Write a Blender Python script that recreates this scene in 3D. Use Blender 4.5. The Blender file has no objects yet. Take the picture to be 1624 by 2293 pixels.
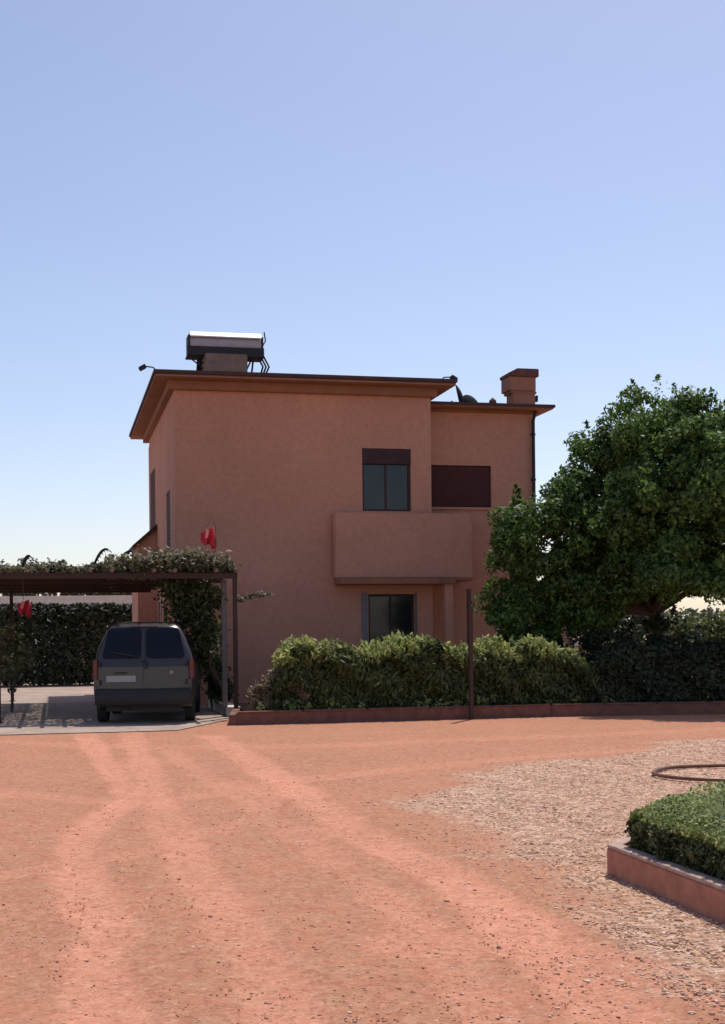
import bpy, bmesh, math, random
import numpy as np
from mathutils import Vector, Matrix
random.seed(7); rng = np.random.default_rng(7)
sc = bpy.context.scene
R = math.radians

# ------------------------------------------------------------ camera, sky, sun, exposure
F = 3000.0 / 2293.0            # focal length in picture heights
H = 1.6
cam = bpy.data.objects.new('camera', bpy.data.cameras.new('camera'))
sc.collection.objects.link(cam)
cam.data.sensor_fit = 'VERTICAL'; cam.data.sensor_height = 36.0
cam.data.lens = 36.0 * F
cam.data.shift_y = 0.1173
cam.data.clip_start = 0.1; cam.data.clip_end = 3000
cam.matrix_world = Matrix.Translation((0, 0, H)) @ Matrix.Rotation(R(90), 4, 'X') @ Matrix.Rotation(-0.0106, 4, 'Z')
sc.camera = cam

SUN_EL, SUN_AZ = R(61), R(22)   # azimuth from +Y towards +X
w = bpy.data.worlds.new("World"); sc.world = w; w.use_nodes = True
nt = w.node_tree; bg = nt.nodes['Background']
sky = nt.nodes.new('ShaderNodeTexSky'); sky.sky_type = 'NISHITA'; sky.sun_disc = False
sky.sun_elevation = SUN_EL; sky.sun_rotation = SUN_AZ
sky.air_density = 0.95; sky.dust_density = 1.2; sky.ozone_density = 3.6; sky.altitude = 400
tn = nt.nodes.new('ShaderNodeMix'); tn.data_type = 'RGBA'; tn.blend_type = 'MULTIPLY'; tn.inputs[0].default_value = 1
nt.links.new(sky.outputs[0], tn.inputs[6]); tn.inputs[7].default_value = (1.15, 0.98, 0.92, 1)
nt.links.new(tn.outputs[2], bg.inputs[0]); bg.inputs[1].default_value = 0.124
sun = bpy.data.objects.new('sun', bpy.data.lights.new('sun', 'SUN'))
sc.collection.objects.link(sun)
sun.data.energy = 3.3; sun.data.angle = R(0.55); sun.data.color = (1.0, 0.95, 0.88)
d = Vector((math.sin(SUN_AZ) * math.cos(SUN_EL), math.cos(SUN_AZ) * math.cos(SUN_EL), math.sin(SUN_EL)))
sun.rotation_euler = d.to_track_quat('Z', 'Y').to_euler()
sc.view_settings.view_transform = 'Standard'; sc.view_settings.look = 'None'
sc.view_settings.exposure = 0.31; sc.view_settings.gamma = 1.0
sc.cycles.max_bounces = 8; sc.cycles.transparent_max_bounces = 8

# ------------------------------------------------------------ helpers
COL = sc.collection
def tag(o, label=None, cat=None, group=None, kind=None):
    if label: o['label'] = label
    if cat: o['category'] = cat
    if group: o['group'] = group
    if kind: o['kind'] = kind
    return o
def empty(name, loc, rz=0, **k):
    o = bpy.data.objects.new(name, None); COL.objects.link(o)
    o.location = loc; o.rotation_euler = (0, 0, rz); o.empty_display_size = 0.2
    return tag(o, **k)
class MB:
    def __init__(s): s.v = []; s.f = []
    def add(s, vs, fs):
        n = len(s.v); s.v += [tuple(v) for v in vs]; s.f += [tuple(i + n for i in f) for f in fs]; return s
    def box(s, x0, x1, y0, y1, z0, z1, M=None):
        vs = [Vector((x, y, z)) for z in (z0, z1) for y in (y0, y1) for x in (x0, x1)]
        if M is not None: vs = [M @ v for v in vs]
        return s.add(vs, [(0, 2, 3, 1), (4, 5, 7, 6), (0, 1, 5, 4), (1, 3, 7, 5), (3, 2, 6, 7), (2, 0, 4, 6)])
    def prism(s, poly, axis, a, b):
        # poly in the two other axes, extruded along axis from a to b
        def pt(p, t):
            q = list(p); q.insert(axis, t); return q
        n = len(poly)
        vs = [pt(p, a) for p in poly] + [pt(p, b) for p in poly]
        fs = [tuple(range(n))[::-1], tuple(range(n, 2 * n))] + [(i, (i + 1) % n, (i + 1) % n + n, i + n) for i in range(n)]
        return s.add(vs, fs)
    def tube(s, pts, r, n=8, caps=True):
        pts = [Vector(p) for p in pts]; rs = r if isinstance(r, (list, tuple)) else [r] * len(pts)
        vs = []; fs = []; ref = None
        for i, p in enumerate(pts):
            t = (pts[min(i + 1, len(pts) - 1)] - pts[max(i - 1, 0)]).normalized()
            if ref is None: ref = t.orthogonal()
            ref = (ref - t * ref.dot(t)).normalized(); b = t.cross(ref)
            for k in range(n):
                a = 2 * math.pi * k / n
                vs.append(p + (ref * math.cos(a) + b * math.sin(a)) * rs[i])
        for i in range(len(pts) - 1):
            for k in range(n):
                fs.append((i * n + k, i * n + (k + 1) % n, (i + 1) * n + (k + 1) % n, (i + 1) * n + k))
        if caps: fs += [tuple(range(n))[::-1], tuple(range((len(pts) - 1) * n, len(pts) * n))]
        return s.add(vs, fs)
    def build(s, name, mat, parent=None, bevel=0, smooth=False, **k):
        me = bpy.data.meshes.new(name); me.from_pydata(s.v, [], s.f)
        bm = bmesh.new(); bm.from_mesh(me)
        bmesh.ops.recalc_face_normals(bm, faces=bm.faces)
        if bevel: bmesh.ops.bevel(bm, geom=[e for e in bm.edges if len(e.link_faces) == 2 and e.calc_face_angle(0) > 0.5], offset=bevel, segments=2, affect='EDGES', clamp_overlap=True)
        bm.to_mesh(me); bm.free()
        if smooth:
            for p in me.polygons: p.use_smooth = True
            me.set_sharp_from_angle(angle=R(35))
        me.materials.append(mat)
        o = bpy.data.objects.new(name, me); COL.objects.link(o)
        if parent: o.parent = parent
        return tag(o, **k)
def npmesh(name, verts, faces4, mat, parent=None, tint=None, **k):
    me = bpy.data.meshes.new(name); n = len(verts); m = len(faces4)
    me.vertices.add(n); me.vertices.foreach_set('co', np.asarray(verts, dtype=np.float32).ravel())
    me.loops.add(m * 4); me.loops.foreach_set('vertex_index', np.asarray(faces4, dtype=np.int32).ravel())
    me.polygons.add(m); me.polygons.foreach_set('loop_start', np.arange(0, 4 * m, 4, dtype=np.int32))
    me.update(calc_edges=True)
    if tint is not None:
        at = me.attributes.new('tint', 'FLOAT', 'FACE'); at.data.foreach_set('value', np.asarray(tint, dtype=np.float32))
    me.materials.append(mat)
    o = bpy.data.objects.new(name, me); COL.objects.link(o)
    if parent: o.parent = parent
    return tag(o, **k)

# ------------------------------------------------------------ materials
def newmat(name):
    m = bpy.data.materials.new(name); m.use_nodes = True
    return m, m.node_tree, m.node_tree.nodes['Principled BSDF']
def noise(nt, scale, detail=4, rough=0.6, vec=None, dist=0):
    n = nt.nodes.new('ShaderNodeTexNoise'); n.inputs['Scale'].default_value = scale
    n.inputs['Detail'].default_value = detail; n.inputs['Roughness'].default_value = rough
    n.inputs['Distortion'].default_value = dist
    if vec is not None: nt.links.new(vec, n.inputs['Vector'])
    return n
def ramp(nt, fac, stops):
    r = nt.nodes.new('ShaderNodeValToRGB'); e = r.color_ramp.elements
    while len(e) < len(stops): e.new(0.5)
    for i, (p, c) in enumerate(stops):
        e[i].position = p; e[i].color = (*c, 1) if len(c) == 3 else c
    nt.links.new(fac, r.inputs[0]); return r
def mix(nt, fac, a, b, mode='MIX'):
    m = nt.nodes.new('ShaderNodeMix'); m.data_type = 'RGBA'; m.blend_type = mode
    for s, v in ((0, fac), (6, a), (7, b)):
        if hasattr(v, 'is_output'): nt.links.new(v, m.inputs[s])
        elif s == 0: m.inputs[0].default_value = v
        else: m.inputs[s].default_value = (*v, 1)
    return m.outputs[2]
def bump(nt, h, strength, dist, bsdf, prev=None):
    b = nt.nodes.new('ShaderNodeBump'); b.inputs['Strength'].default_value = strength; b.inputs['Distance'].default_value = dist
    nt.links.new(h, b.inputs['Height'])
    if prev is not None: nt.links.new(prev, b.inputs['Normal'])
    nt.links.new(b.outputs[0], bsdf.inputs['Normal']); return b.outputs[0]
def coord(nt): return nt.nodes.new('ShaderNodeNewGeometry').outputs['Position']
def mul(c, k): return tuple(x * k for x in c)

def plain(name, col, rough=0.6, metal=0, var=0.15, scale=6, bumpd=0.0, bscale=40, spec=0.5, coat=0):
    m, nt, b = newmat(name); P = coord(nt)
    n = noise(nt, scale, 5, 0.6, P)
    r = ramp(nt, n.outputs[0], [(0.3, mul(col, 1 - var)), (0.7, mul(col, 1 + var))])
    nt.links.new(r.outputs[0], b.inputs['Base Color'])
    b.inputs['Roughness'].default_value = rough; b.inputs['Metallic'].default_value = metal
    b.inputs['Specular IOR Level'].default_value = spec; b.inputs['Coat Weight'].default_value = coat
    if bumpd: bump(nt, noise(nt, bscale, 4, 0.6, P).outputs[0], 0.6, bumpd, b)
    return m
def stucco(name, col):
    m, nt, b = newmat(name); P = coord(nt)
    big = noise(nt, 0.45, 5, 0.55, P)
    c = ramp(nt, big.outputs[0], [(0.3, mul(col, 0.86)), (0.7, mul(col, 1.1))]).outputs[0]
    mp = nt.nodes.new('ShaderNodeMapping'); mp.inputs['Scale'].default_value = (3.5, 3.5, 0.25)
    nt.links.new(P, mp.inputs[0])
    st = noise(nt, 1.6, 5, 0.7, mp.outputs[0])
    c = mix(nt, ramp(nt, st.outputs[0], [(0.55, (0, 0, 0)), (0.8, (0.35, 0.35, 0.35))]).outputs[0], c, mul(col, 0.62))
    fine = noise(nt, 9, 6, 0.7, P)
    c = mix(nt, 0.35, c, ramp(nt, fine.outputs[0], [(0.35, mul(col, 0.78)), (0.65, mul(col, 1.22))]).outputs[0])
    nt.links.new(c, b.inputs['Base Color']); b.inputs['Roughness'].default_value = 0.92; b.inputs['Specular IOR Level'].default_value = 0.2
    n1 = bump(nt, noise(nt, 55, 5, 0.7, P).outputs[0], 0.6, 0.004, b)
    return m
WALLC = (0.58, 0.29, 0.195)
M = {}
M['wall'] = stucco('pink_stucco', WALLC)
M['annex'] = stucco('pale_pink_stucco', (0.42, 0.25, 0.19))
M['roof'] = plain('roof_fascia', (0.07, 0.034, 0.03), 0.8, var=0.25, scale=3, bumpd=0.003)
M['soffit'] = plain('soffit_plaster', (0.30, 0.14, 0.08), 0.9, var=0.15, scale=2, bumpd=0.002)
M['maroon'] = plain('maroon_paint', (0.085, 0.018, 0.015), 0.75, var=0.2, scale=10)
M['shutter_box'] = plain('shutter_box', (0.055, 0.022, 0.022), 0.7, var=0.2)
M['frame'] = plain('window_frame_brown', (0.04, 0.018, 0.016), 0.6)
M['glass'] = plain('dark_window_glass', (0.016, 0.020, 0.025), 0.1, var=0.5, scale=1.5, spec=0.5)
M['dark'] = plain('dark_interior', (0.02, 0.015, 0.015), 0.9)
M['curtain'] = plain('grey_curtain', (0.03, 0.036, 0.042), 0.9, var=0.25, scale=9)
M['paleframe'] = plain('pale_frame', (0.6, 0.45, 0.38), 0.7)
M['greypost'] = plain('grey_metal_post', (0.15, 0.13, 0.13), 0.6)
M['greyshut'] = plain('grey_shutter', (0.20, 0.19, 0.20), 0.7)
M['rust'] = plain('brown_painted_steel', (0.05, 0.021, 0.017), 0.65, var=0.3, scale=14, bumpd=0.001)
M['timber'] = plain('weathered_timber', (0.22, 0.15, 0.11), 0.85, var=0.3, scale=12, bumpd=0.003)
M['kerb'] = plain('red_kerb_render', (0.19, 0.08, 0.058), 0.9, var=0.25, scale=7, bumpd=0.004, bscale=60)
M['planter'] = plain('planter_render', (0.40, 0.17, 0.11), 0.9, var=0.25, scale=7, bumpd=0.004, bscale=60)
M['kerbtop'] = plain('kerb_top_mortar', (0.40, 0.27, 0.22), 0.9, var=0.3, scale=11, bumpd=0.004)
M['whitekerb'] = plain('pale_kerb', (0.62, 0.56, 0.5), 0.9, var=0.15, scale=5, bumpd=0.003)
M['bark'] = plain('bark', (0.10, 0.075, 0.055), 0.95, var=0.4, scale=12, bumpd=0.012, bscale=18)
M['twig'] = plain('green_stem', (0.12, 0.10, 0.05), 0.8, var=0.3, scale=20)
M['steel'] = plain('galvanised_steel', (0.62, 0.63, 0.64), 0.35, 0.6, var=0.15, scale=8)
M['tank'] = plain('glint_strip_metal', (0.93, 0.93, 0.93), 0.3, 0.85, var=0.06, scale=5)
M['tankside'] = plain('tank_body', (0.42, 0.38, 0.37), 0.6, var=0.1)
M['darkmetal'] = plain('dark_metal', (0.02, 0.02, 0.024), 0.7)
M['blockwork'] = plain('grey_brown_blockwork', (0.25, 0.17, 0.13), 0.95, var=0.25, scale=6, bumpd=0.006)
M['panel'] = plain('collector_glass', (0.01, 0.012, 0.02), 0.1, spec=0.7)
M['brick'] = stucco('chimney_render', (0.36, 0.17, 0.11))
M['brickdark'] = plain('chimney_cap', (0.14, 0.06, 0.05), 0.9, var=0.3, scale=9)
M['dish'] = plain('dish_grey_blue', (0.012, 0.013, 0.018), 0.9, spec=.1)
M['red'] = plain('red_cloth', (0.46, 0.04, 0.06), 0.95, var=0.3, scale=18, spec=.1)
M['pinkcloth'] = plain('pink_cloth', (0.75, 0.25, 0.26), 0.8, var=0.15, scale=18)
M['hose'] = plain('brown_rubber_hose', (0.16, 0.06, 0.03), 0.5, var=0.2)
M['paint'] = plain('van_paint', (0.036, 0.031, 0.031), 0.35, 0.2, var=0.06, scale=2, coat=0.5)
M['trim'] = plain('van_plastic', (0.014, 0.014, 0.015), 0.6, var=0.2)
M['vglass'] = plain('van_glass', (0.006, 0.007, 0.014), 0.22, var=0.2, spec=0.3)
M['lamp'] = plain('tail_lamp_red', (0.12, 0.01, 0.01), 0.35, var=0.2, coat=0.6)
M['plate'] = plain('number_plate', (0.30, 0.31, 0.31), 0.5, var=0.15, scale=30)
M['tyre'] = plain('tyre', (0.02, 0.02, 0.02), 0.85)
M['rim'] = plain('wheel_rim', (0.22, 0.22, 0.23), 0.4, 0.6)
M['soil'] = plain('garden_soil', (0.20, 0.11, 0.075), 0.95, var=0.35, scale=9, bumpd=0.02, bscale=14)
M['stoneA'] = plain('pebble_pale', (0.56, 0.40, 0.29), 0.9, var=0.45, scale=9)
M['stoneB'] = plain('pebble_red', (0.36, 0.16, 0.10), 0.9, var=0.4, scale=9)
M['wallfar'] = plain('far_wall', (0.85, 0.8, 0.7), 0.9, var=0.1)

def leafmat(name, dark, light, trans=0.3, rough=0.45):
    m, nt, b = newmat(name)
    a = nt.nodes.new('ShaderNodeAttribute'); a.attribute_name = 'tint'
    n = noise(nt, 1.3, 3, 0.6, coord(nt))
    mm = nt.nodes.new('ShaderNodeMath'); mm.operation = 'ADD'
    sc_ = nt.nodes.new('ShaderNodeMath'); sc_.operation = 'MULTIPLY_ADD'
    nt.links.new(n.outputs[0], sc_.inputs[0]); sc_.inputs[1].default_value = 1.0; sc_.inputs[2].default_value = -0.5
    nt.links.new(a.outputs['Fac'], mm.inputs[0]); nt.links.new(sc_.outputs[0], mm.inputs[1])
    c = ramp(nt, mm.outputs[0], [(0.05, dark), (0.95, light)]).outputs[0]
    nt.links.new(c, b.inputs['Base Color']); b.inputs['Roughness'].default_value = rough
    t = nt.nodes.new('ShaderNodeBsdfTranslucent'); nt.links.new(c, t.inputs[0])
    ms = nt.nodes.new('ShaderNodeMixShader'); ms.inputs[0].default_value = trans
    out = nt.nodes['Material Output']
    nt.links.new(b.outputs[0], ms.inputs[1]); nt.links.new(t.outputs[0], ms.inputs[2]); nt.links.new(ms.outputs[0], out.inputs[0])
    return m
M['leaf_tree'] = leafmat('tree_leaves', (0.026, 0.066, 0.013), (0.17, 0.28, 0.055), .42, .6)
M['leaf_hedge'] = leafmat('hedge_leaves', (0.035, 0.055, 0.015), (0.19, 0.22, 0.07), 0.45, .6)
M['leaf_lit'] = leafmat('sunlit_leaves', (0.20, 0.25, 0.07), (0.46, 0.48, 0.17), .5, .6)  # pale leaf colour standing in for direct sun
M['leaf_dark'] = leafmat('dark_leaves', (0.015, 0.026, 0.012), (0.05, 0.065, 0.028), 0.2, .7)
M['leaf_box_lit'] = leafmat('planter_leaves_lit', (0.11, 0.15, 0.04), (0.42, 0.46, 0.16), 0.4, .65)  # paler copy, puts sunlight into the colour of the bush top
M['leaf_box_shade'] = leafmat('planter_leaves_shade', (0.03, 0.045, 0.012), (0.12, 0.14, 0.04), .25, .65)  # darker copy, puts shade into the colour of the bush sides
M['leaf_vine'] = leafmat('vine_leaves', (0.06, 0.065, 0.03), (0.27, 0.24, 0.13), 0.35, .65)
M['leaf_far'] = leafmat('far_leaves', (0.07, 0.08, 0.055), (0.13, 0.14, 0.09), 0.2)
M['dry_leaf'] = leafmat('dry_leaves', (0.12, 0.08, 0.045), (0.28, 0.2, 0.12), 0.3)
M['grass'] = leafmat('lawn_grass', (0.17, 0.20, 0.06), (0.40, 0.42, 0.18), .3, .7)
M['soilgrass'] = plain('turf', (0.16, 0.17, 0.07), 0.95, var=.3, scale=14)
M['flower'] = plain('pale_petals', (0.7, 0.66, 0.5), 0.7)

# ------------------------------------------------------------ foliage
def leaves(name, pts, out, size, mat, parent=None, aspect=0.5, up=0.0, jit=0.8, **k):
    pts = np.asarray(pts); n = len(pts)
    nr = out + rng.normal(0, jit, (n, 3)); nr /= np.linalg.norm(nr, axis=1)[:, None] + 1e-9
    dd = rng.normal(0, 1, (n, 3)); dd[:, 2] += up
    dd -= nr * np.sum(dd * nr, axis=1)[:, None]; dd /= np.linalg.norm(dd, axis=1)[:, None] + 1e-9
    ss = np.cross(nr, dd)
    L = (size * rng.uniform(0.6, 1.35, n))[:, None]; W = L * aspect
    v = np.stack([pts - dd * L / 2, pts + ss * W / 2 + dd * L * 0.05, pts + dd * L / 2, pts - ss * W / 2 + dd * L * 0.05], 1).reshape(-1, 3)
    f = np.arange(n * 4).reshape(-1, 4)
    return npmesh(name, v, f, mat, parent, tint=rng.uniform(0, 1, n), **k)
def sphere_dirs(n):
    v = rng.normal(0, 1, (n, 3)); return v / np.linalg.norm(v, axis=1)[:, None]
def clump_points(lobes, per_m2, sub=0.38, dens=26):
    """lobes: (x,y,z,r). Sub-clumps over every lobe's skin, leaves round every sub-clump."""
    P = []; O = []
    for (x, y, z, r) in lobes:
        c = np.array((x, y, z)); ns = max(8, int(dens * r * r * 1.0))
        for dv in sphere_dirs(ns):
            rr = r * random.uniform(0.62, 1.0) ; sr = sub * random.uniform(0.6, 1.25)
            sc_ = c + dv * rr * np.array((1, 1, 0.92))
            n = int(per_m2 * sr * sr * 4)
            ds = sphere_dirs(n); q = sc_ + ds * (sr * rng.uniform(0.35, 1.0, n) ** 0.6)[:, None] * np.array((1, 1, 0.8))
            P.append(q); O.append(ds * 0.7 + dv * 0.5 + np.array((0, 0, 0.25)))
        n = int(per_m2 * r ** 3 * 0.5)
        ds = sphere_dirs(n); P.append(c + ds * (r * 0.75 * rng.uniform(0, 1, n) ** 0.33)[:, None]); O.append(ds)
    return np.concatenate(P), np.concatenate(O)
def hedge_points(x0, x1, y0, y1, z0, z1, n, lump=0.12, topbias=1.0, skin=0.25):
    """box hedge volume, denser near its skin, with a lumpy outline"""
    a = rng.uniform(0, 1, (n, 3))
    face = rng.integers(0, 7, n)
    lx, ly, lz = x1 - x0, y1 - y0, z1 - z0
    p = np.empty((n, 3)); o = np.zeros((n, 3))
    dpt = rng.uniform(0, 1, n) ** 1.6 * skin
    p[:, 0] = x0 + a[:, 0] * lx; p[:, 1] = y0 + a[:, 1] * ly; p[:, 2] = z0 + a[:, 2] * lz
    fr = face <= 1; p[fr, 1] = y0 + dpt[fr]; o[fr, 1] = -1
    tp = (face == 2) | (face == 3); p[tp, 2] = z1 - dpt[tp]; o[tp, 2] = 1
    bk = face == 4; p[bk, 1] = y1 - dpt[bk]; o[bk, 1] = 1
    le = (face == 5) & (a[:, 1] < 0.3); p[le, 0] = x0 + dpt[le]; o[le, 0] = -1
    ri = (face == 5) & (a[:, 1] > 0.7); p[ri, 0] = x1 - dpt[ri]; o[ri, 0] = 1
    # lumps
    ph = rng.uniform(0, 6.28, 6)
    s = np.sin(p[:, 0] * 3.1 + ph[0]) * 0.5 + np.sin(p[:, 0] * 7.3 + p[:, 2] * 4 + ph[1]) * 0.3 + np.sin(p[:, 0] * 14 + p[:, 1] * 9 + ph[2]) * 0.25
    t = (p[:, 2] - z0) / lz
    p[:, 2] += lump * s * t; p[:, 1] += (p[:, 1] - (y0 + y1) / 2) * lump * np.sin(p[:, 0] * 5 + ph[3] + p[:, 2] * 6) 
    # rounded shoulders
    e = np.clip((np.abs(p[:, 1] - (y0 + y1) / 2) / (ly / 2)), 0, 1.2)
    p[:, 2] -= 0.12 * lz * t * e ** 4
    ex = np.minimum(p[:, 0] - x0, x1 - p[:, 0]); p[:, 2] -= t * lz * 0.35 * np.clip(1 - ex / 0.55, 0, 1) ** 2
    p += rng.normal(0, 0.02, (n, 3))
    return p, o + np.array((0, 0, 0.35))
def stems(n, x0, x1, y0, y1, z0, z1, r, lean=0.1):
    mb = MB()
    for _ in range(n):
        x, y = random.uniform(x0, x1), random.uniform(y0, y1)
        mb.tube([(x, y, z0), (x + random.gauss(0, lean) * .5, y, (z0 + z1) / 2), (x + random.gauss(0, lean), y + random.gauss(0, lean), z1)], [r, r * .8, r * .4], 5)
    return mb
def tree(name, base, lobes, per_m2, leafsize, mat, trunk_r, label, cat='tree', group=None, sub=0.38, dens=26, shoots=0, up=0.3):
    root = empty(name, base, label=label, cat=cat, group=group)
    bx, by, bz = base
    L = [(x - bx, y - by, z - bz, r) for x, y, z, r in lobes]
    P, O = clump_points(L, per_m2, sub, dens)
    if shoots:
        top = sorted(L, key=lambda l: l[2] + l[3])
        for _ in range(shoots):
            x, y, z, r = random.choice(L); dv = sphere_dirs(1)[0]; dv[2] = abs(dv[2]) + 0.2; dv /= np.linalg.norm(dv)
            q = np.array((x, y, z)) + dv * r * 0.95; hgt = random.uniform(0.2, 0.42); n = int(50 * hgt / 0.4)
            t = rng.uniform(0, 1, n)
            pp = q + np.outer(t * hgt, (dv[0] * .3, dv[1] * .3, 1.0)) + rng.normal(0, 1, (n, 3)) * (0.09 * (1.05 - t))[:, None]
            P = np.concatenate([P, pp]); O = np.concatenate([O, np.tile(dv, (n, 1))])
    leaves('crown', P, O, leafsize, mat, root, 0.5, up)
    tb = MB(); cz = np.mean([l[2] for l in L]); cx = np.mean([l[0] for l in L]); cy = np.mean([l[1] for l in L])
    fork = (cx * 0.15, cy * 0.15, cz * 0.56)
    tb.tube([(0, 0, -0.05), (trunk_r * .4, 0, cz * .15), fork], [trunk_r * 1.35, trunk_r, trunk_r * .85], 10)
    for l in L:
        mid = [(fork[i] + l[i]) / 2 + random.gauss(0, 0.1) for i in range(3)]; mid[2] += 0.3
        tb.tube([fork, mid, (l[0], l[1], l[2] + l[3] * .3)], [trunk_r * .6, trunk_r * .35, trunk_r * .12], 6)
    tb.build('trunk', M['bark'], root, smooth=True)
    return root

# ------------------------------------------------------------ ground
SEG = {'tracks': [
    ([(-4.6, 22), (-4.21, 20.56), (-3.05, 16.05), (-2.28, 12.99), (-2.30, 11.2), (-2.09, 9.83), (-1.72, 8.3), (-1.40, 7.18), (-1.0, 5.0)], 0.17, 1.0),
    ([(-3.9, 22.3), (-3.51, 20.46), (-2.6, 16.0), (-2.07, 13.33), (-1.21, 9.39), (-0.76, 7.6), (-0.31, 5.5), (-.1, 4)], 0.19, 0.9),
    ([(-2.4, 21), (-1.74, 18.32), (-0.5, 12.84), (0.04, 10.32), (0.53, 8.78), (0.78, 7.52), (1.05, 5.43), (1.2, 4)], 0.22, 1.0),
    ([(-2.7, 18.5), (-1.5, 14.0), (-0.75, 11.5), (-0.15, 9.2), (.3, 7.2), (.6, 5)], 0.15, 0.55),
    ([(-5.5, 20.3), (-3, 19), (0, 19.2), (4, 20.6), (7, 22)], 0.35, 0.4),
    ([(-4.2, 14), (-2.2, 12.8), (-1.2, 13.8), (0.2, 15.4), (3, 17.5), (7, 19.4)], 0.22, 0.45),
    ([(-3.2, 8.5), (-1.9, 9.4), (-1.0, 11.5), (-.9, 13.0), (-1.5, 14.5)], 0.14, 0.5),
    ([(0.2, 6.8), (0.9, 6.7), (1.6, 5.9), (2.4, 5.3)], 0.25, 0.7)]}
def seg_dist(X, Y, pts):
    best = np.full(X.shape, 1e9)
    P = []
    pts = [np.array(p) for p in pts]
    pts = [pts[0]] + pts + [pts[-1]]
    for i in range(1, len(pts) - 2):
        for t in np.linspace(0, 1, 7)[:-1]:
            p0, p1, p2, p3 = pts[i - 1:i + 3]
            P.append(0.5 * (2 * p1 + (p2 - p0) * t + (2 * p0 - 5 * p1 + 4 * p2 - p3) * t * t + (3 * p1 - p0 - 3 * p2 + p3) * t ** 3))
    P.append(pts[-1])
    for a, b in zip(P[:-1], P[1:]):
        ab = b - a; t = np.clip(((X - a[0]) * ab[0] + (Y - a[1]) * ab[1]) / (ab @ ab + 1e-9), 0, 1)
        best = np.minimum(best, np.hypot(X - a[0] - t * ab[0], Y - a[1] - t * ab[1]))
    return best
def vnoise(X, Y, s, seed):
    r = np.random.default_rng(seed); G = r.uniform(-1, 1, (256, 256))
    x = X / s; y = Y / s; xi = np.floor(x).astype(int); yi = np.floor(y).astype(int)
    fx = x - xi; fy = y - yi; fx = fx * fx * (3 - 2 * fx); fy = fy * fy * (3 - 2 * fy)
    g = lambda i, j: G[i % 256, j % 256]
    return (g(xi, yi) * (1 - fx) + g(xi + 1, yi) * fx) * (1 - fy) + (g(xi, yi + 1) * (1 - fx) + g(xi + 1, yi + 1) * fx) * fy
def gravel_amount(X, Y):
    # pale gravel patch to the right, thinning into the red earth
    x = X + 0.5 * vnoise(X, Y, 1.6, 3) + 0.25 * vnoise(X, Y, 0.5, 4)
    lim = np.interp(Y, [4, 6, 7, 8.5, 10, 12.5, 15, 17, 19, 21], [1.9, 1.5, 1.15, 0.75, 0.4, 0.2, 0.9, 2.6, 4.0, 8.0])
    return np.clip((x - lim + .2) / 0.95, 0, 1)
xs = np.concatenate([[-900, -300, -120, -60, -30, -18, -13], np.arange(-9, 9.01, 0.055), [12, 16, 28, 60, 140, 300, 900]])
ys = np.concatenate([[-300, -60, -20, -5, 0, 2.5], np.arange(4, 24.01, 0.06), [24.8, 26, 30, 36, 50, 80, 160, 400, 1500]])
X, Y = np.meshgrid(xs, ys)
tr = np.zeros_like(X); zz = np.zeros_like(X)
for pts, wd, amt in SEG['tracks']:
    dd = seg_dist(X, Y, pts) + 0.06 * vnoise(X, Y, 0.4, 9)
    a = np.clip((1.2 - dd / wd) * 2.2, 0, 1) * amt * (0.8 + 0.3 * vnoise(X, Y, 0.9, 12) + 0.15 * vnoise(X, Y, 0.2, 14))
    tr = np.maximum(tr, a)
    zz -= 0.012 * amt * np.exp(-(dd / wd) ** 2); zz += 0.010 * amt * np.exp(-((dd - wd * 1.4) / (wd * .4)) ** 2)
gv = gravel_amount(X, Y) * (1 - 0.8 * np.clip(tr, 0, 1) * (Y < 8))
fine = ((X > -9) & (X < 9) & (Y > 4) & (Y < 23))
fade = np.clip((22.0 - Y) / 1.5, 0, 1) * fine
zz = (zz + 0.006 * vnoise(X, Y, 0.25, 20) + 0.004 * vnoise(X, Y, 0.1, 21) + 0.010 * vnoise(X, Y, 1.1, 22)) * fade
zz -= 0.012 * (1 - fade)
V = np.stack([X, Y, zz], -1).reshape(-1, 3); nx = len(xs); ny = len(ys)
I = np.arange(nx * ny).reshape(ny, nx)
Fq = np.stack([I[:-1, :-1], I[:-1, 1:], I[1:, 1:], I[1:, :-1]], -1).reshape(-1, 4)
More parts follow.
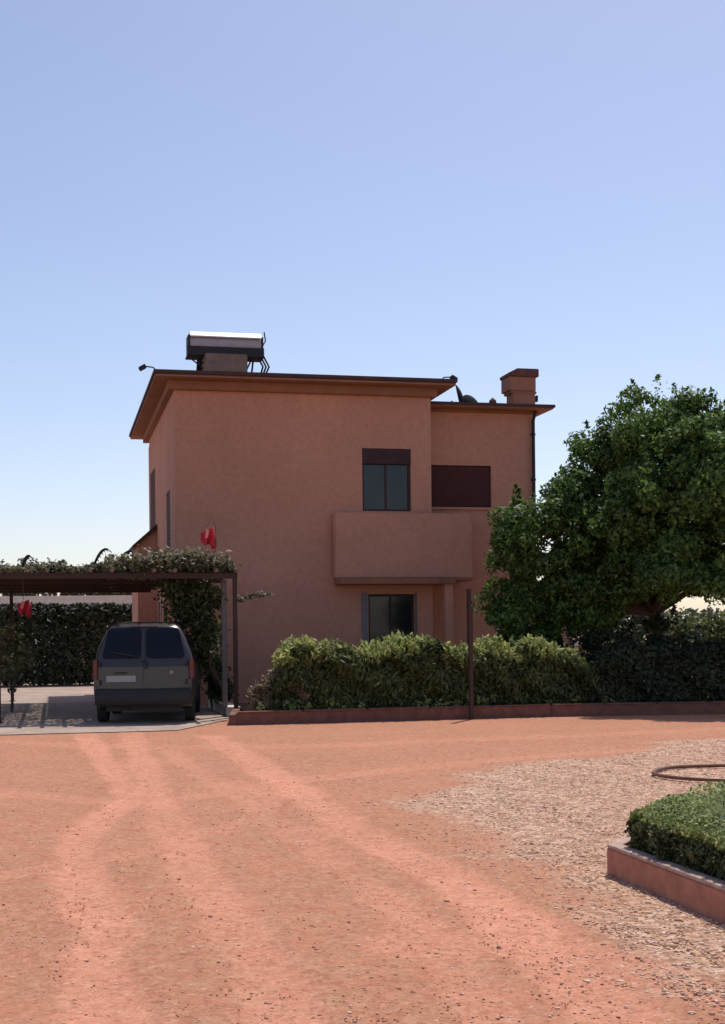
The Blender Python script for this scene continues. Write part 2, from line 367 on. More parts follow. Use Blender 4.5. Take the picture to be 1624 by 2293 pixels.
def ground_mat():
    m, nt, b = newmat('red_earth'); P = coord(nt)
    at = nt.nodes.new('ShaderNodeAttribute'); at.attribute_name = 'track'
    ag = nt.nodes.new('ShaderNodeAttribute'); ag.attribute_name = 'gravel'
    n1 = noise(nt, 0.5, 6, 0.65, P); n2 = noise(nt, 5, 6, 0.7, P); n3 = noise(nt, 60, 5, 0.8, P)
    base = ramp(nt, n1.outputs[0], [(0.32, (0.42, 0.185, 0.112)), (0.68, (0.51, 0.218, 0.132))]).outputs[0]
    base = mix(nt, ramp(nt, n2.outputs[0], [(0.42, (0, 0, 0)), (0.62, (.8, .8, .8))]).outputs[0], base, (0.46, 0.245, 0.15))
    trc = ramp(nt, n2.outputs[0], [(0.35, (0.62, 0.27, 0.175)), (0.7, (0.72, 0.33, 0.22))]).outputs[0]
    tf = nt.nodes.new('ShaderNodeMath'); tf.operation = 'MULTIPLY'; nt.links.new(at.outputs['Fac'], tf.inputs[0]); tf.inputs[1].default_value = .8
    c = mix(nt, tf.outputs[0], base, trc)
    vg = nt.nodes.new('ShaderNodeTexVoronoi'); vg.inputs['Scale'].default_value = 23; nt.links.new(P, vg.inputs[0])
    sep = nt.nodes.new('ShaderNodeSeparateColor'); nt.links.new(vg.outputs['Color'], sep.inputs[0])
    peb = ramp(nt, sep.outputs[0], [(0.0, (0.27, 0.14, 0.085)), (0.3, (0.44, 0.26, 0.17)), (0.7, (0.58, 0.38, 0.265)), (1.0, (0.74, 0.55, 0.42))]).outputs[0]
    peb = mix(nt, 0.2, peb, (0.50, 0.31, 0.21))
    # gravel breaks up into patches at its edge
    nb = noise(nt, 14, 4, 0.8, P)
    ad = nt.nodes.new('ShaderNodeMath'); ad.operation = 'MULTIPLY_ADD'; nt.links.new(nb.outputs[0], ad.inputs[0]); ad.inputs[1].default_value = 1.2
    sb = nt.nodes.new('ShaderNodeMath'); sb.operation = 'SUBTRACT'; nt.links.new(ag.outputs['Fac'], sb.inputs[0]); sb.inputs[1].default_value = 0.6
    nt.links.new(sb.outputs[0], ad.inputs[2])
    gm = ramp(nt, ad.outputs[0], [(0.30, (0, 0, 0)), (0.75, (.95, .95, .95))]).outputs[0]
    c = mix(nt, gm, c, peb)
    # scattered small stones and grit in the earth: cell colour, sparse
    v2 = nt.nodes.new('ShaderNodeTexVoronoi'); v2.inputs['Scale'].default_value = 34; nt.links.new(P, v2.inputs[0])
    s2 = nt.nodes.new('ShaderNodeSeparateColor'); nt.links.new(v2.outputs['Color'], s2.inputs[0])
    dk = ramp(nt, s2.outputs[1], [(0.0, (.75, .75, .75)), (0.22, (0, 0, 0))]).outputs[0]
    lt = ramp(nt, s2.outputs[2], [(0.84, (0, 0, 0)), (1.0, (.7, .7, .7))]).outputs[0]
    c = mix(nt, mix(nt, 0.5, dk, (0, 0, 0)), c, (0.24, 0.095, 0.055))
    c = mix(nt, mix(nt, 0.5, lt, (0, 0, 0)), c, (0.62, 0.37, 0.26))
    n4 = noise(nt, 13, 6, 0.8, P)
    c = mix(nt, 1.0, c, ramp(nt, n4.outputs[0], [(0.36, (0.82, 0.80, 0.77)), (0.62, (1.10, 1.11, 1.11))]).outputs[0], 'MULTIPLY')
    c = mix(nt, 0.6, c, mix(nt, 1.0, c, ramp(nt, n3.outputs[0], [(0.35, (0.6, 0.56, 0.54)), (0.62, (1.2, 1.2, 1.2))]).outputs[0], 'MULTIPLY'))
    nt.links.new(c, b.inputs['Base Color']); b.inputs['Roughness'].default_value = 0.95; b.inputs['Specular IOR Level'].default_value = 0.15
    p1 = bump(nt, n3.outputs[0], 0.7, 0.009, b)
    p2 = bump(nt, vg.outputs['Distance'], 0.5, 0.008, b, p1)
    return m
g = npmesh('ground', V, Fq, ground_mat(), kind='structure')
for nm, arr in (('track', tr), ('gravel', gv)):
    at = g.data.attributes.new(nm, 'FLOAT', 'POINT'); at.data.foreach_set('value', arr.astype(np.float32).ravel())
for p in g.data.polygons: p.use_smooth = True

def zat(x, y):
    ix = np.clip(np.searchsorted(xs, x) - 1, 0, nx - 2); iy = np.clip(np.searchsorted(ys, y) - 1, 0, ny - 2)
    return zz[iy, ix]
def pebbles(name, x, y, smin, smax, mat, label):
    base = bmesh.new(); bmesh.ops.create_icosphere(base, subdivisions=1, radius=1)
    bv = np.array([v.co for v in base.verts]); bf = np.array([[l.vert.index for l in f.loops] for f in base.faces]); base.free()
    n = len(x); s_ = rng.uniform(smin, smax, n) * np.where(rng.random(n) < .94, 1, 1.8)
    q = bv[None] * (s_[:, None] * rng.uniform((.7, .7, .3), (1.4, 1.1, .6), (n, 3)))[:, None, :] * rng.uniform(.82, 1.18, (n, len(bv), 1))
    a = rng.uniform(0, 6.28, n); ca, sa = np.cos(a)[:, None], np.sin(a)[:, None]
    P = np.stack([q[..., 0] * ca - q[..., 1] * sa + x[:, None], q[..., 0] * sa + q[..., 1] * ca + y[:, None], q[..., 2] + (zat(x, y) + s_ * .12)[:, None]], -1).reshape(-1, 3)
    Fc = (bf[None] + (np.arange(n) * len(bv))[:, None, None]).reshape(-1, 3)
    me = bpy.data.meshes.new(name); me.vertices.add(len(P)); me.vertices.foreach_set('co', P.astype(np.float32).ravel())
    m_ = len(Fc); me.loops.add(m_ * 3); me.loops.foreach_set('vertex_index', Fc.astype(np.int32).ravel())
    me.polygons.add(m_); me.polygons.foreach_set('loop_start', np.arange(0, 3 * m_, 3, dtype=np.int32)); me.update(calc_edges=True)
    at = me.attributes.new('tint', 'FLOAT', 'FACE'); at.data.foreach_set('value', np.repeat(rng.uniform(0, 1, n), len(bf)).astype(np.float32))
    me.materials.append(mat)
    o = bpy.data.objects.new(name, me); COL.objects.link(o); return tag(o, label, 'gravel', kind='stuff')
def stonemat(name, stops):
    m, nt, b = newmat(name); a = nt.nodes.new('ShaderNodeAttribute'); a.attribute_name = 'tint'
    nt.links.new(ramp(nt, a.outputs['Fac'], stops).outputs[0], b.inputs[0]); b.inputs['Roughness'].default_value = .95; b.inputs['Specular IOR Level'].default_value = .2; return m
N = 90000
y = 5.0 + 15 * rng.random(N) ** 1.25; x = rng.uniform(-0.3, 0.3, N) * y
keep = (rng.random(N) < gravel_amount(x, y) ** 1.3 * .8 + .015) & ~((x > 1.58) & (y < 8.75) & (x > 1.58 + (8.75 - y) * .24)) & ~((y < 12) & (y >= 8.75) & (x > 1.6 + (y - 8.75) * .6))
pebbles('gravel', x[keep], y[keep], 0.005, 0.011, stonemat('gravel_stone', [(0, (0.30, 0.16, 0.10)), (.25, (0.52, 0.31, 0.21)), (.7, (0.66, 0.44, 0.32)), (1, (0.85, 0.66, 0.52))]), 'pale beige gravel spread over the red earth on the right')
N = 17000
y = 5.0 + 15 * rng.random(N) ** 1.3; x = rng.uniform(-0.3, 0.3, N) * y
keep = rng.random(N) < np.clip(.45 + .6 * vnoise(x, y, .8, 55), .05, 1)
pebbles('loose_stones', x[keep], y[keep], 0.003, 0.0075, stonemat('loose_stone', [(0, (0.28, 0.12, 0.075)), (.5, (0.46, 0.21, 0.135)), (1, (0.7, 0.42, 0.3))]), 'small red and pale grit scattered thinly across the whole yard')

# ------------------------------------------------------------ house frame
A = R(13); OX, OY = -3.75, 27.0
U = Vector((math.cos(A), math.sin(A), 0)); Vv = Vector((-math.sin(A), math.cos(A), 0))
S = 30 / 27
def W(u, v, z=0): return Vector((OX, OY, 0)) * S + (U * u + Vv * v) * S + Vector((0, 0, z * S - .178))
def loc2(x, y):
    d_ = Vector((x - OX, y - OY, 0)); return d_.dot(U), d_.dot(Vv)

# paving of the parking court, garden bed
mb = MB(); q = [(-18, 19.0), (-3.1, 22.3), (-2.35, 25.6), (-3.9, 32.2), (-8, 46), (-26, 46)]
mb.add([(x, y, 0.001) for x, y in q], [tuple(range(len(q)))])
m, nt, b = newmat('court_paving'); P = coord(nt)
n1 = noise(nt, 1.1, 6, 0.7, P); n2 = noise(nt, 16, 5, 0.7, P)
c = ramp(nt, n1.outputs[0], [(0.35, (0.28, 0.20, 0.155)), (0.68, (0.52, 0.41, 0.33))]).outputs[0]
vg = nt.nodes.new('ShaderNodeTexVoronoi'); vg.inputs['Scale'].default_value = 9; vg.feature = 'DISTANCE_TO_EDGE'; nt.links.new(P, vg.inputs[0])
c = mix(nt, ramp(nt, vg.outputs['Distance'], [(0.0, (0.6, .6, .6)), (0.12, (0, 0, 0))]).outputs[0], c, (0.22, 0.15, 0.12))
c = mix(nt, ramp(nt, n2.outputs[0], [(0.45, (0, 0, 0)), (0.7, (.7, .7, .7))]).outputs[0], c, (0.34, 0.22, 0.17))
nt.links.new(c, b.inputs[0]); b.inputs['Roughness'].default_value = 0.9; bump(nt, n2.outputs[0], 0.6, 0.01, b)
mb.build('parking_court', m, kind='structure')
mb = MB(); q = [(-2.15, 25.9), (-2.0, 23.72), (3.46, 25.0), (12, 26.6), (14, 36), (-3.6, 33)]
mb.add([(x, y, 0.03) for x, y in q], [tuple(range(len(q)))]); mb.build('garden_bed', M['soil'], kind='structure')

# kerbs
def strip(p, q, w_, z0, z1, mb):
    p = Vector((*p, 0)); q = Vector((*q, 0)); t = (q - p).normalized(); s = Vector((-t.y, t.x, 0)) * w_
    mb.add([a + Vector((0, 0, z)) for z in (z0, z1) for a in (p, q, q + s, p + s)], [(0, 3, 2, 1), (4, 5, 6, 7), (0, 1, 5, 4), (1, 2, 6, 5), (2, 3, 7, 6), (3, 0, 4, 7)])
kr = empty('garden_kerb', (0, 0, 0), label='long low red kerb wall running along the foot of the garden hedge', cat='kerb')
mb = MB(); strip((-2.22, 23.52), (3.5, 24.92), 0.16, -0.03, 0.20, mb); strip((3.5, 24.92), (9.5, 25.35), 0.16, -0.03, 0.20, mb)
strip((-2.35, 25.50), (-2.22, 23.52), -0.14, -0.03, 0.17, mb)
mb.build('kerb_body', M['kerb'], kr, bevel=0.008)
mb = MB()
for (p_, q_) in (((-2.2, 23.505), (3.5, 24.905)), ((3.5, 24.905), (9.5, 25.335))):
    p_ = Vector(p_); q_ = Vector(q_); n_ = int((q_ - p_).length)
    for i in range(n_):
        a_ = p_.lerp(q_, i / n_ + .004); b2 = p_.lerp(q_, (i + 1) / n_ - .004); dz = random.uniform(-.004, .005)
        strip(tuple(a_), tuple(b2), 0.19 + random.uniform(-.006, .006), 0.2, 0.225 + dz, mb)
mb.build('kerb_coping', M['kerb'], kr, bevel=0.005)
wk = empty('court_kerb', (0, 0, 0), label='pale sunlit kerb running back beside the car, right edge of the parking court', cat='kerb')
mb = MB(); strip((-2.62, 25.7), (-3.38, 29.2), -0.16, -0.03, 0.16, mb); mb.build('kerb_body', M['whitekerb'], wk, bevel=0.008)
mb = MB(); strip((-2.60, 25.69), (-3.36, 29.21), -0.25, 0.16, 0.19, mb); mb.build('kerb_coping', M['whitekerb'], wk, bevel=0.005)

# ------------------------------------------------------------ house
hs = empty('house', W(0, 0, 0), A, label='two-storey flat-roofed pink stucco house with overhanging roof slabs behind the hedge', cat='house')
hs.scale = (S, S, S)
def wallpanel(name, u0, u1, z0, z1, holes, v, thick=0.22, mat='wall', side=False, **k):
    """wall in the u-z plane at v (outer face), with real openings; side=True swaps u and v"""
    mb = MB()
    us = sorted({u0, u1, *[h[0] for h in holes], *[h[1] for h in holes]}); zs = sorted({z0, z1, *[h[2] for h in holes], *[h[3] for h in holes]})
    vid = {}
    def vert(u, z, d_):
        key = (u, z, d_)
        if key not in vid:
            vid[key] = len(mb.v); mb.v.append((v + d_, u, z) if side else (u, v + d_, z))
        return vid[key]
    def inside(u, z): return any(h[0] < u < h[1] and h[2] < z < h[3] for h in holes)
    cell = {}
    for i in range(len(us) - 1):
        for j in range(len(zs) - 1):
            cell[i, j] = not inside((us[i] + us[i + 1]) / 2, (zs[j] + zs[j + 1]) / 2)
    for (i, j), ok in cell.items():
        if not ok: continue
        a, b_, c_, e = (us[i], zs[j]), (us[i + 1], zs[j]), (us[i + 1], zs[j + 1]), (us[i], zs[j + 1])
        for d_ in (0, thick): mb.f.append(tuple(vert(*p, d_) for p in (a, b_, c_, e)))
        for (di, dj, p, q_) in ((-1, 0, a, e), (1, 0, b_, c_), (0, -1, a, b_), (0, 1, e, c_)):
            if not cell.get((i + di, j + dj), False):
                mb.f.append((vert(*p, 0), vert(*q_, 0), vert(*q_, thick), vert(*p, thick)))
    return mb.build(name, M[mat], hs, **k)
ZT = 6.52
LV = 7.4
wallpanel('wall', 0, 5.37, -0.05, ZT, [(3.88, 4.93, 4.12, 5.43), (3.98, 4.98, 0.9, 2.39)], 0, label='shaded main front wall of the house with one upper window')
wallpanel('wall', 0.22, LV - .22, -0.05, ZT - .002, [(5.3, 6.95, 4.15, 5.62), (1.2, 2.12, 3.35, 4.65), (2.2, 2.9, 1.0, 2.35), (3.7, 4.4, 1.0, 2.35)], 0.002, side=True, label='left side wall receding from the front corner')
RV = 0.8
wallpanel('wall', 5.37, 7.99, -0.05, 6.37, [(5.6, 6.96, 4.30, 5.21)], RV, label='set-back right hand wall with the wide dark window')
mb = MB()
mb.box(5.15, 5.372, 0.22, RV + 0.3, -0.05, ZT - .003)        # return between both fronts
mb.box(7.77, 7.988, RV + .22, LV, -0.05, 6.368)
mb.box(0.0, 7.99, LV - .22, LV + .002, -0.05, 6.366)
mb.box(5.15, 5.371, RV + .3, LV - .22, 5.8, ZT - .004)
mb.build('wall', M['wall'], hs, label='rear and right hand walls of the house')
mb = MB(); mb.box(0.25, 5.1, 0.25, LV - .25, 2.95, 3.10); mb.box(5.4, 7.75, RV + .25, LV - .25, 2.952, 3.098); mb.build('floor_slab', M['dark'], hs)
mb = MB(); mb.box(2.6, 2.7, 0.25, LV - .25, 0, 6.3); mb.box(0.3, 5.1, 2.4, 2.5, 0, 6.3); mb.box(5.5, 7.7, 2.4, 2.5, 0, 6.2); mb.build('inner_wall', M['dark'], hs)
# roof slabs
def roofslab(u0, u1, v0, v1, z0, z1, nm_label):
    mb = MB(); mb.box(u0, u1, v0, v1, z0 + .04, z1); r_ = mb.build('roof', M['roof'], hs, bevel=0.012, label=nm_label)
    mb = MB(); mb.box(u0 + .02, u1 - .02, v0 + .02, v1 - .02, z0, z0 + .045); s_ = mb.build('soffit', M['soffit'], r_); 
    mb = MB(); mb.box(u0 - .015, u1 + .015, v0 - .015, v1 + .015, z1 - .05, z1 + .012); mb.build('roof_edge', M['roof'], r_, bevel=0.004)
    return r_
roofslab(-.42, 5.80, -.5, LV + .95, 6.705, 6.82, 'large upper roof slab over the main block')
roofslab(5.30, 8.28, RV - .45, LV + .3, 6.42, 6.50, 'lower thin roof slab over the right hand block')
# cornices that step out under the slabs
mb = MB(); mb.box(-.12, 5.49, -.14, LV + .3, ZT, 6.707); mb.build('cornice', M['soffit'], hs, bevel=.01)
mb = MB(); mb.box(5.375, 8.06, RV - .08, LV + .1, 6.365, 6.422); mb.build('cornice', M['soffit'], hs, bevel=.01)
# upper window with rolled shutter
def window(parent_loc, u0, u1, z0, z1, v, kind, label):
    fr = MB(); t = 0.05
    fr.box(u0, u0 + t, v + .09, v + .15, z0, z1); fr.box(u1 - t, u1, v + .09, v + .15, z0, z1)
    fr.box(u0 + t, u1 - t, v + .092, v + .148, z0, z0 + t); fr.box(u0 + t, u1 - t, v + .092, v + .148, z1 - t, z1)
    fr.box((u0 + u1) / 2 - .02, (u0 + u1) / 2 + .02, v + .094, v + .146, z0 + t, z1 - t)
    f = fr.build('window', M['frame'], hs, label=label)
    g_ = MB(); g_.box(u0 + t, (u0 + u1) / 2 - .02, v + .115, v + .121, z0 + t, z1 - t); g_.box((u0 + u1) / 2 + .02, u1 - t, v + .115, v + .121, z0 + t, z1 - t); g_.build('pane', M['glass'], f)
    return f
f = window(None, 3.88, 4.93, 4.12, 5.43, 0, 0, 'upper front window with a rolled brown shutter at its head')
mb = MB(); mb.box(3.885, 4.925, .02, .088, 5.11, 5.425)
for i in range(6): mb.box(3.9, 4.91, .008, .02, 5.13 + i * .048, 5.165 + i * .048)
mb.build('roller_shutter', M['shutter_box'], f)
mb = MB()
for i in range(26):
    x = 3.96 + i * .034; mb.tube([(x, .2 + .015 * math.sin(i * 1.9), 4.16), (x, .2 + .015 * math.sin(i * 1.9 + .5), 5.1)], .017, 6)
mb.build('curtain', M['curtain'], f)
mb = MB(); mb.box(3.84, 4.97, -.045, .1, 4.06, 4.118); mb.build('sill', M['wall'], f, bevel=.006)
# lower window
f = window(None, 3.98, 4.98, .9, 2.39, 0, 0, 'ground floor window under the canopy, half hidden by the hedge')
mb = MB()
for i in range(22):
    x = 4.05 + i * .04; mb.tube([(x, .2 + .02 * math.sin(i * 1.7), .95), (x, .2, 2.3)], .02, 6)
mb.build('curtain', M['curtain'], f)
mb = MB(); mb.box(3.83, 3.965, -.02, .05, .8, 2.42); mb.build('shutter', M['greyshut'], f, bevel=.005)
mb = MB(); mb.box(4.985, 5.03, -.012, .05, .8, 2.42); mb.build('shutter', M['greypost'], f, bevel=.005)
# right hand wide window with dark red shutters
f = window(None, 5.6, 6.96, 4.30, 5.21, RV, 0, 'wide dark red window in the set-back right hand wall')
mb = MB(); mb.box(5.62, 6.94, RV + .03, RV + .07, 4.32, 5.19)
for i in range(17): mb.box(5.66, 6.90, RV + .018, RV + .03, 4.36 + i * .048, 4.395 + i * .048)
mb.build('shutter', M['maroon'], f)
mb = MB(); mb.box(5.55, 7.01, RV - .05, RV + .1, 4.24, 4.298); mb.build('sill', M['wall'], f, bevel=.006)
# canopy
cn = MB(); cn.box(3.26, 5.366, -.62, -.002, 2.58, 2.70); cn.box(5.366, 5.70, -.62, RV - .002, 2.58, 2.70); cn.box(5.70, 6.19, -.235, RV - .002, 2.66, 2.702)
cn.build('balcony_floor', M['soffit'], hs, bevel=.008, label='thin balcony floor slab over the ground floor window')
mb = MB(); mb.box(3.22, 6.2, -.24, -.12, 2.702, 4.07); mb.box(3.22, 3.34, -.119, -.002, 2.702, 4.07); mb.box(6.08, 6.2, -.119, RV - .002, 2.702, 4.07)
mb.build('balcony_parapet', M['wall'], hs, bevel=.03, label='plain solid parapet of the balcony below the upper windows')
mb = MB(); mb.box(5.48, 5.66, -.55, -.37, -.05, 2.578); mb.build('column', M['wall'], hs, bevel=.01)
mb = MB(); mb.tube([(7.93, RV - .05, .2), (7.93, RV - .05, 6.2), (7.93, RV - .2, 6.40)], .035, 8)
for z in (1.5, 3.2, 4.9, 5.9): mb.box(7.88, 7.98, RV - .06, RV - .002, z, z + .04)
mb.build('downpipe', M['darkmetal'], hs, smooth=True)
# side wall windows (plane u=0, looking along v)
def swin(v0, v1, z0, z1, label, pale=False):
    fr = MB(); t = .05
    fr.box(.07, .13, v0, v0 + t, z0, z1); fr.box(.07, .13, v1 - t, v1, z0, z1); fr.box(.072, .128, v0 + t, v1 - t, z1 - t, z1); fr.box(.072, .128, v0 + t, v1 - t, z0, z0 + t)
    if pale: fr.box(-.03, .06, v0 - .1, v0 - .002, z0, z1 + .1); fr.box(-.03, .06, v1 + .002, v1 + .1, z0, z1 + .1); fr.box(-.03, -.002, v0 - .002, v1 + .002, z1 + .002, z1 + .1)
    f = fr.build('window', M['paleframe' if pale else 'maroon'], hs, label=label)
    sh = MB(); sh.box(.02, .065, v0 + .01, v1 - .01, z0 + .01, z1 - .01)
    n = int((z1 - z0) / .08)
    for i in range(n): sh.box(.008, .02, v0 + .05, v1 - .05, z0 + .05 + i * .08, z0 + .10 + i * .08)
    sh.build('shutter', M['maroon'], f)
swin(5.3, 6.95, 4.15, 5.62, 'tall dark red window at the far end of the left side wall')
swin(1.2, 2.12, 3.35, 4.65, 'narrow dark red window near the front corner on the side wall')
swin(2.2, 2.9, 1.0, 2.35, 'pale framed red shuttered window low on the side wall, nearer one', True)
swin(3.7, 4.4, 1.0, 2.35, 'pale framed red shuttered window low on the side wall, farther one', True)
# lean-to on the left
mb = MB(); mb.prism([(-.46, -.05), (-.002, -.05), (-.002, 4.12), (-.46, 3.72)], 1, 4.9, 7.3); a_ = mb.build('side_annex', M['wall'], hs, label='small lean-to annex with sloping roof at the left side')
mb = MB(); mb.prism([(-.56, 3.64), (-.004, 4.13), (-.004, 4.21), (-.58, 3.70)], 1, 4.75, 7.45); mb.build('annex_roof', M['roof'], a_)

# chimney, dishes, heater, lamps: stand on the roof
ch = empty('chimney', W(8.1, 2.0, 6.5), A, label='square rendered chimney with a stepped cap on the lower right roof', cat='chimney'); ch.scale = (S, S, S)
mb = MB(); mb.box(-.27, .27, -.22, .22, -.005, .56); mb.build('stack', M['brick'], ch, bevel=.01)
mb = MB(); mb.box(-.38, .27, -.27, .27, .56, .88); mb.box(-.33, .3, -.24, .24, .50, .56); mb.build('head', M['brick'], ch, bevel=.012)
mb = MB(); mb.prism([(-.40, .88), (.33, .88), (.33, 1.06), (-.18, 1.06), (-.40, .95)], 1, -.31, .31); mb.build('cap', M['brickdark'], ch, bevel=.01)
mb = MB(); mb.box(.27, .40, -.05, .05, .40, .46); mb.box(.36, .40, -.05, .05, .36, .5); mb.build('bracket', M['darkmetal'], ch)
def dish(u, v, z, r, rz, tilt, label):
    root = empty('satellite_dish', W(u, v, 6.5), A, label=label, cat='satellite dish')
    root.scale = (S, S, S)
    mb = MB(); mb.tube([(0, 0, 0), (0, 0, z)], .02, 8); mb.tube([(-.12, 0, 0.01), (.12, 0, 0.01)], .02, 6); mb.build('mast', M['darkmetal'], root)
    Mx = Matrix.Translation((0, 0, z)) @ Matrix.Rotation(rz, 4, 'Z') @ Matrix.Rotation(tilt, 4, 'X')
    vs = []; fs = []; nr, na = 5, 24
    for s_ in (0, .012):
        for i in range(nr + 1):
            rr = r * i / nr
            for k in range(na):
                a = 6.2832 * k / na; vs.append(Mx @ Vector((rr * math.cos(a), .35 * rr * rr / r - s_ - .02, rr * 1.1 * math.sin(a))))
    n1 = (nr + 1) * na
    for o_ in (0, n1):
        for i in range(nr):
            for k in range(na): fs.append((o_ + i * na + k, o_ + i * na + (k + 1) % na, o_ + (i + 1) * na + (k + 1) % na, o_ + (i + 1) * na + k))
    for k in range(na): fs.append((nr * na + k, nr * na + (k + 1) % na, n1 + nr * na + (k + 1) % na, n1 + nr * na + k))
    mb = MB(); mb.add(vs, fs); mb.build('reflector', M['dish'], root, smooth=True)
    mb = MB(); mb.tube([Mx @ Vector((0, 0, -r)), Mx @ Vector((0, r * .9, -.1 * r))], .012, 6); mb.build('feed_arm', M['darkmetal'], root)
    return root
dish(6.68, 2.0, .42, .28, R(72), R(-12), 'narrow upright satellite dish seen nearly edge-on at the roof edge')
dish(6.98, 2.15, .30, .26, R(20), R(-25), 'rounder dark satellite dish seen from behind, right of the edge-on dish')
vp = empty('vent_pipe', W(7.42, 2.0, 6.5), A, label='short stub of a vent pipe between the dishes and the chimney', cat='vent'); vp.scale = (S, S, S)
mb = MB(); mb.tube([(0, 0, -.005), (0, 0, .30)], .05, 10); mb.build('pipe', M['brickdark'], vp, smooth=True)
mb = MB(); mb.tube([(0, 0, .29), (0, 0, .36), (0, 0, .42)], [.09, .08, .02], 10); mb.build('cowl', M['brickdark'], vp)

sh = empty('solar_water_heater', W(1.42, 3.0, 6.82), A, label='solar water heater with a long horizontal tank on the left of the upper roof', cat='water heater'); sh.scale = (S, S, S)
mb = MB(); mb.box(-.48, .48, -.25, .35, -.005, 1.06); mb.build('plinth', M['blockwork'], sh, bevel=.015, label='grey brown masonry block under the tank')
mb = MB(); mb.tube([(-.84, 0, 1.27), (-.80, 0, 1.27), (.80, 0, 1.27), (.84, 0, 1.27)], [.18, .215, .215, .18], 20)
tk = mb.build('tank', M['tankside'], sh, smooth=True)
mb = MB(); mb.prism([(-.235, 1.43), (-.13, 1.55), (.2, 1.55), (.2, 1.50), (-.1, 1.495), (-.215, 1.40)], 0, -.80, .80); mb.build('tank_glint_strip', M['tank'], tk, bevel=.01)  # added bright strip standing in for the sky glint along the tank top
mb = MB()
for x in (-.845, .805):
    mb = MB(); mb.box(x, x + .04, -.235, .235, 1.04, 1.46); mb.build('end_cap', M['darkmetal'], tk, bevel=.01)
mb = MB(); mb.box(-.86, .86, -.24, -.19, 1.0, 1.2); mb.box(-.86, .86, -.2, .3, .99, 1.03)
for x in (-.62, .62): mb.tube([(x, -.2, 1.0), (x, .75, 0.0)], .022, 6); mb.tube([(x, .2, 1.0), (x * .8, .1, .75)], .02, 6)
mb.build('frame', M['darkmetal'], sh)
mb = MB(); Mx = Matrix.Translation((0, .9, .58)) @ Matrix.Rotation(R(-42), 4, 'X'); mb.box(-.55, .55, -.85, .75, 0, .08, Mx); mb.build('collector', M['panel'], sh)
mb = MB()
for k in range(3):
    x = .72 + k * .07
    mb = MB(); mb.tube([(x, -.12, 1.05), (x + .12, -.16, .8), (x + .02 - k * .03, -.12, .45), (x - .12 + k * .06, -.1, .2), (x - .05, 0, .01)], .022, 6); mb.build('pipe', M['darkmetal'], sh, smooth=True)
mb = MB(); mb.tube([(-.72, -.15, 1.05), (-.78, -.18, .92), (-.66, -.15, .84), (-.5, -.1, .86)], .02, 6); mb.build('pipe', M['darkmetal'], sh, smooth=True)
mb = MB(); mb.tube([(.86, 0, 1.3), (.93, 0, 1.42), (.9, 0, 1.62)], .015, 6)
mb.build('pipe', M['darkmetal'], sh, smooth=True)
def lamp(u, v, z, side, label):
    r_ = empty('flood_lamp', W(u, v, z), A, label=label, cat='lamp')
    mb = MB(); mb.tube([(0, 0, 0), (side * .05, 0, .05), (side * .22, -.02, .06)], .016, 6); mb.build('arm', M['darkmetal'], r_)
    Mx = Matrix.Translation((side * .28, -.02, .03)) @ Matrix.Rotation(side * R(30), 4, 'Y')
    mb = MB(); mb.box(-.08, .08, -.07, .07, -.045, .045, Mx); mb.build('head', M['darkmetal'], r_, bevel=.01)
lamp(-.40, -.45, 6.83, -1, 'small dark flood lamp on an arm at the left roof corner')
lamp(5.50, -.42, 6.83, 1, 'small dark flood lamp at the right end of the upper roof')

# ------------------------------------------------------------ pergola over the parking place
pg = empty('pergola', (-2.43, 25.6, 0), A, label='brown steel carport pergola carrying climbing plants over the parked van', cat='pergola')
BZ = 2.70
for (x, y, hgt) in ((0, 0, BZ), (-4.38, 0, BZ), (0, 4.4, BZ), (-4.38, 8.4, BZ), (-9.0, 0, BZ), (-9, 8.4, BZ)):
    mb = MB(); mb.box(x - .04, x + .04, y - .04, y + .04, -.02, hgt - .05); p = mb.build('post', M['rust'], pg, bevel=.005)
    mb = MB(); mb.box(x - .08, x + .08, y - .08, y + .08, -.01, .015); mb.build('base_plate', M['rust'], p)
for y in (0, 2.2, 4.4, 6.4, 8.4):
    mb = MB(); mb.box(-9.1, .045 if y < 5 else -1.0, y - .045, y + .045, BZ - .05, BZ + .055); mb.build('beam', M['rust'], pg, bevel=.004)
for i, x in enumerate(np.linspace(-8.9, -.0, 24)):
    mb = MB(); mb.box(x - .03, x + .03, -.4, 4.5 if x > -1 else 8.5, BZ + .057, BZ + .12); mb.build('rafter', M['timber'] if i % 3 else M['rust'], pg, bevel=.003)
mb = MB(); mb.box(-.22, -.12, .3, .4, -.02, 2.64); mb.build('inner_post', M['greypost'], pg, bevel=.005, label='pale grey inner post just behind the right front post')
def L2W(x, y, z): return Vector((-2.43, 25.6, 0)) + U * x + Vv * y + Vector((0, 0, z))
# vines on the roof of the pergola
vn = empty('climbing_vine', (-2.43, 25.6, 0), A, label='green climber spread over the pergola roof and down its right end', cat='climbing plant')
P = []; O = []
n = 62000
x = rng.uniform(-9, .0, n); y = rng.uniform(.0, 8.4, n); x = np.where((y > 4.4) & (x > -1), x - 3, x); hh = 0.07 + 0.07 * (np.sin(x * 2.3) + np.sin(x * 5.1 + y * 2) + 1.2).clip(0, 3) * .6 + .12 * (x > -2.4)
z = BZ + .10 + rng.uniform(-.3, 1, n) * hh
P.append(np.stack([x, y, z], 1)); O.append(np.tile((0, 0, 1.0), (n, 1)))
for (cx, cy, cz, s) in [(-.55, .1, 2.95, .22), (-1.0, .1, 2.98, .25), (-1.5, .1, 2.97, .22), (-1.9, .2, 2.9, .18), (-2.6, .3, 2.84, .11), (-3.4, .3, 2.84, .12), (-.25, .1, 2.83, .12)]:
    m_ = int(3600 * s); P.append(np.array((cx, cy, cz)) + rng.normal(0, 1, (m_, 3)) * s * np.array((1, .6, .42))); O.append(np.tile((0, -.4, .8), (m_, 1)))
P = np.concatenate(P); O = np.concatenate(O)
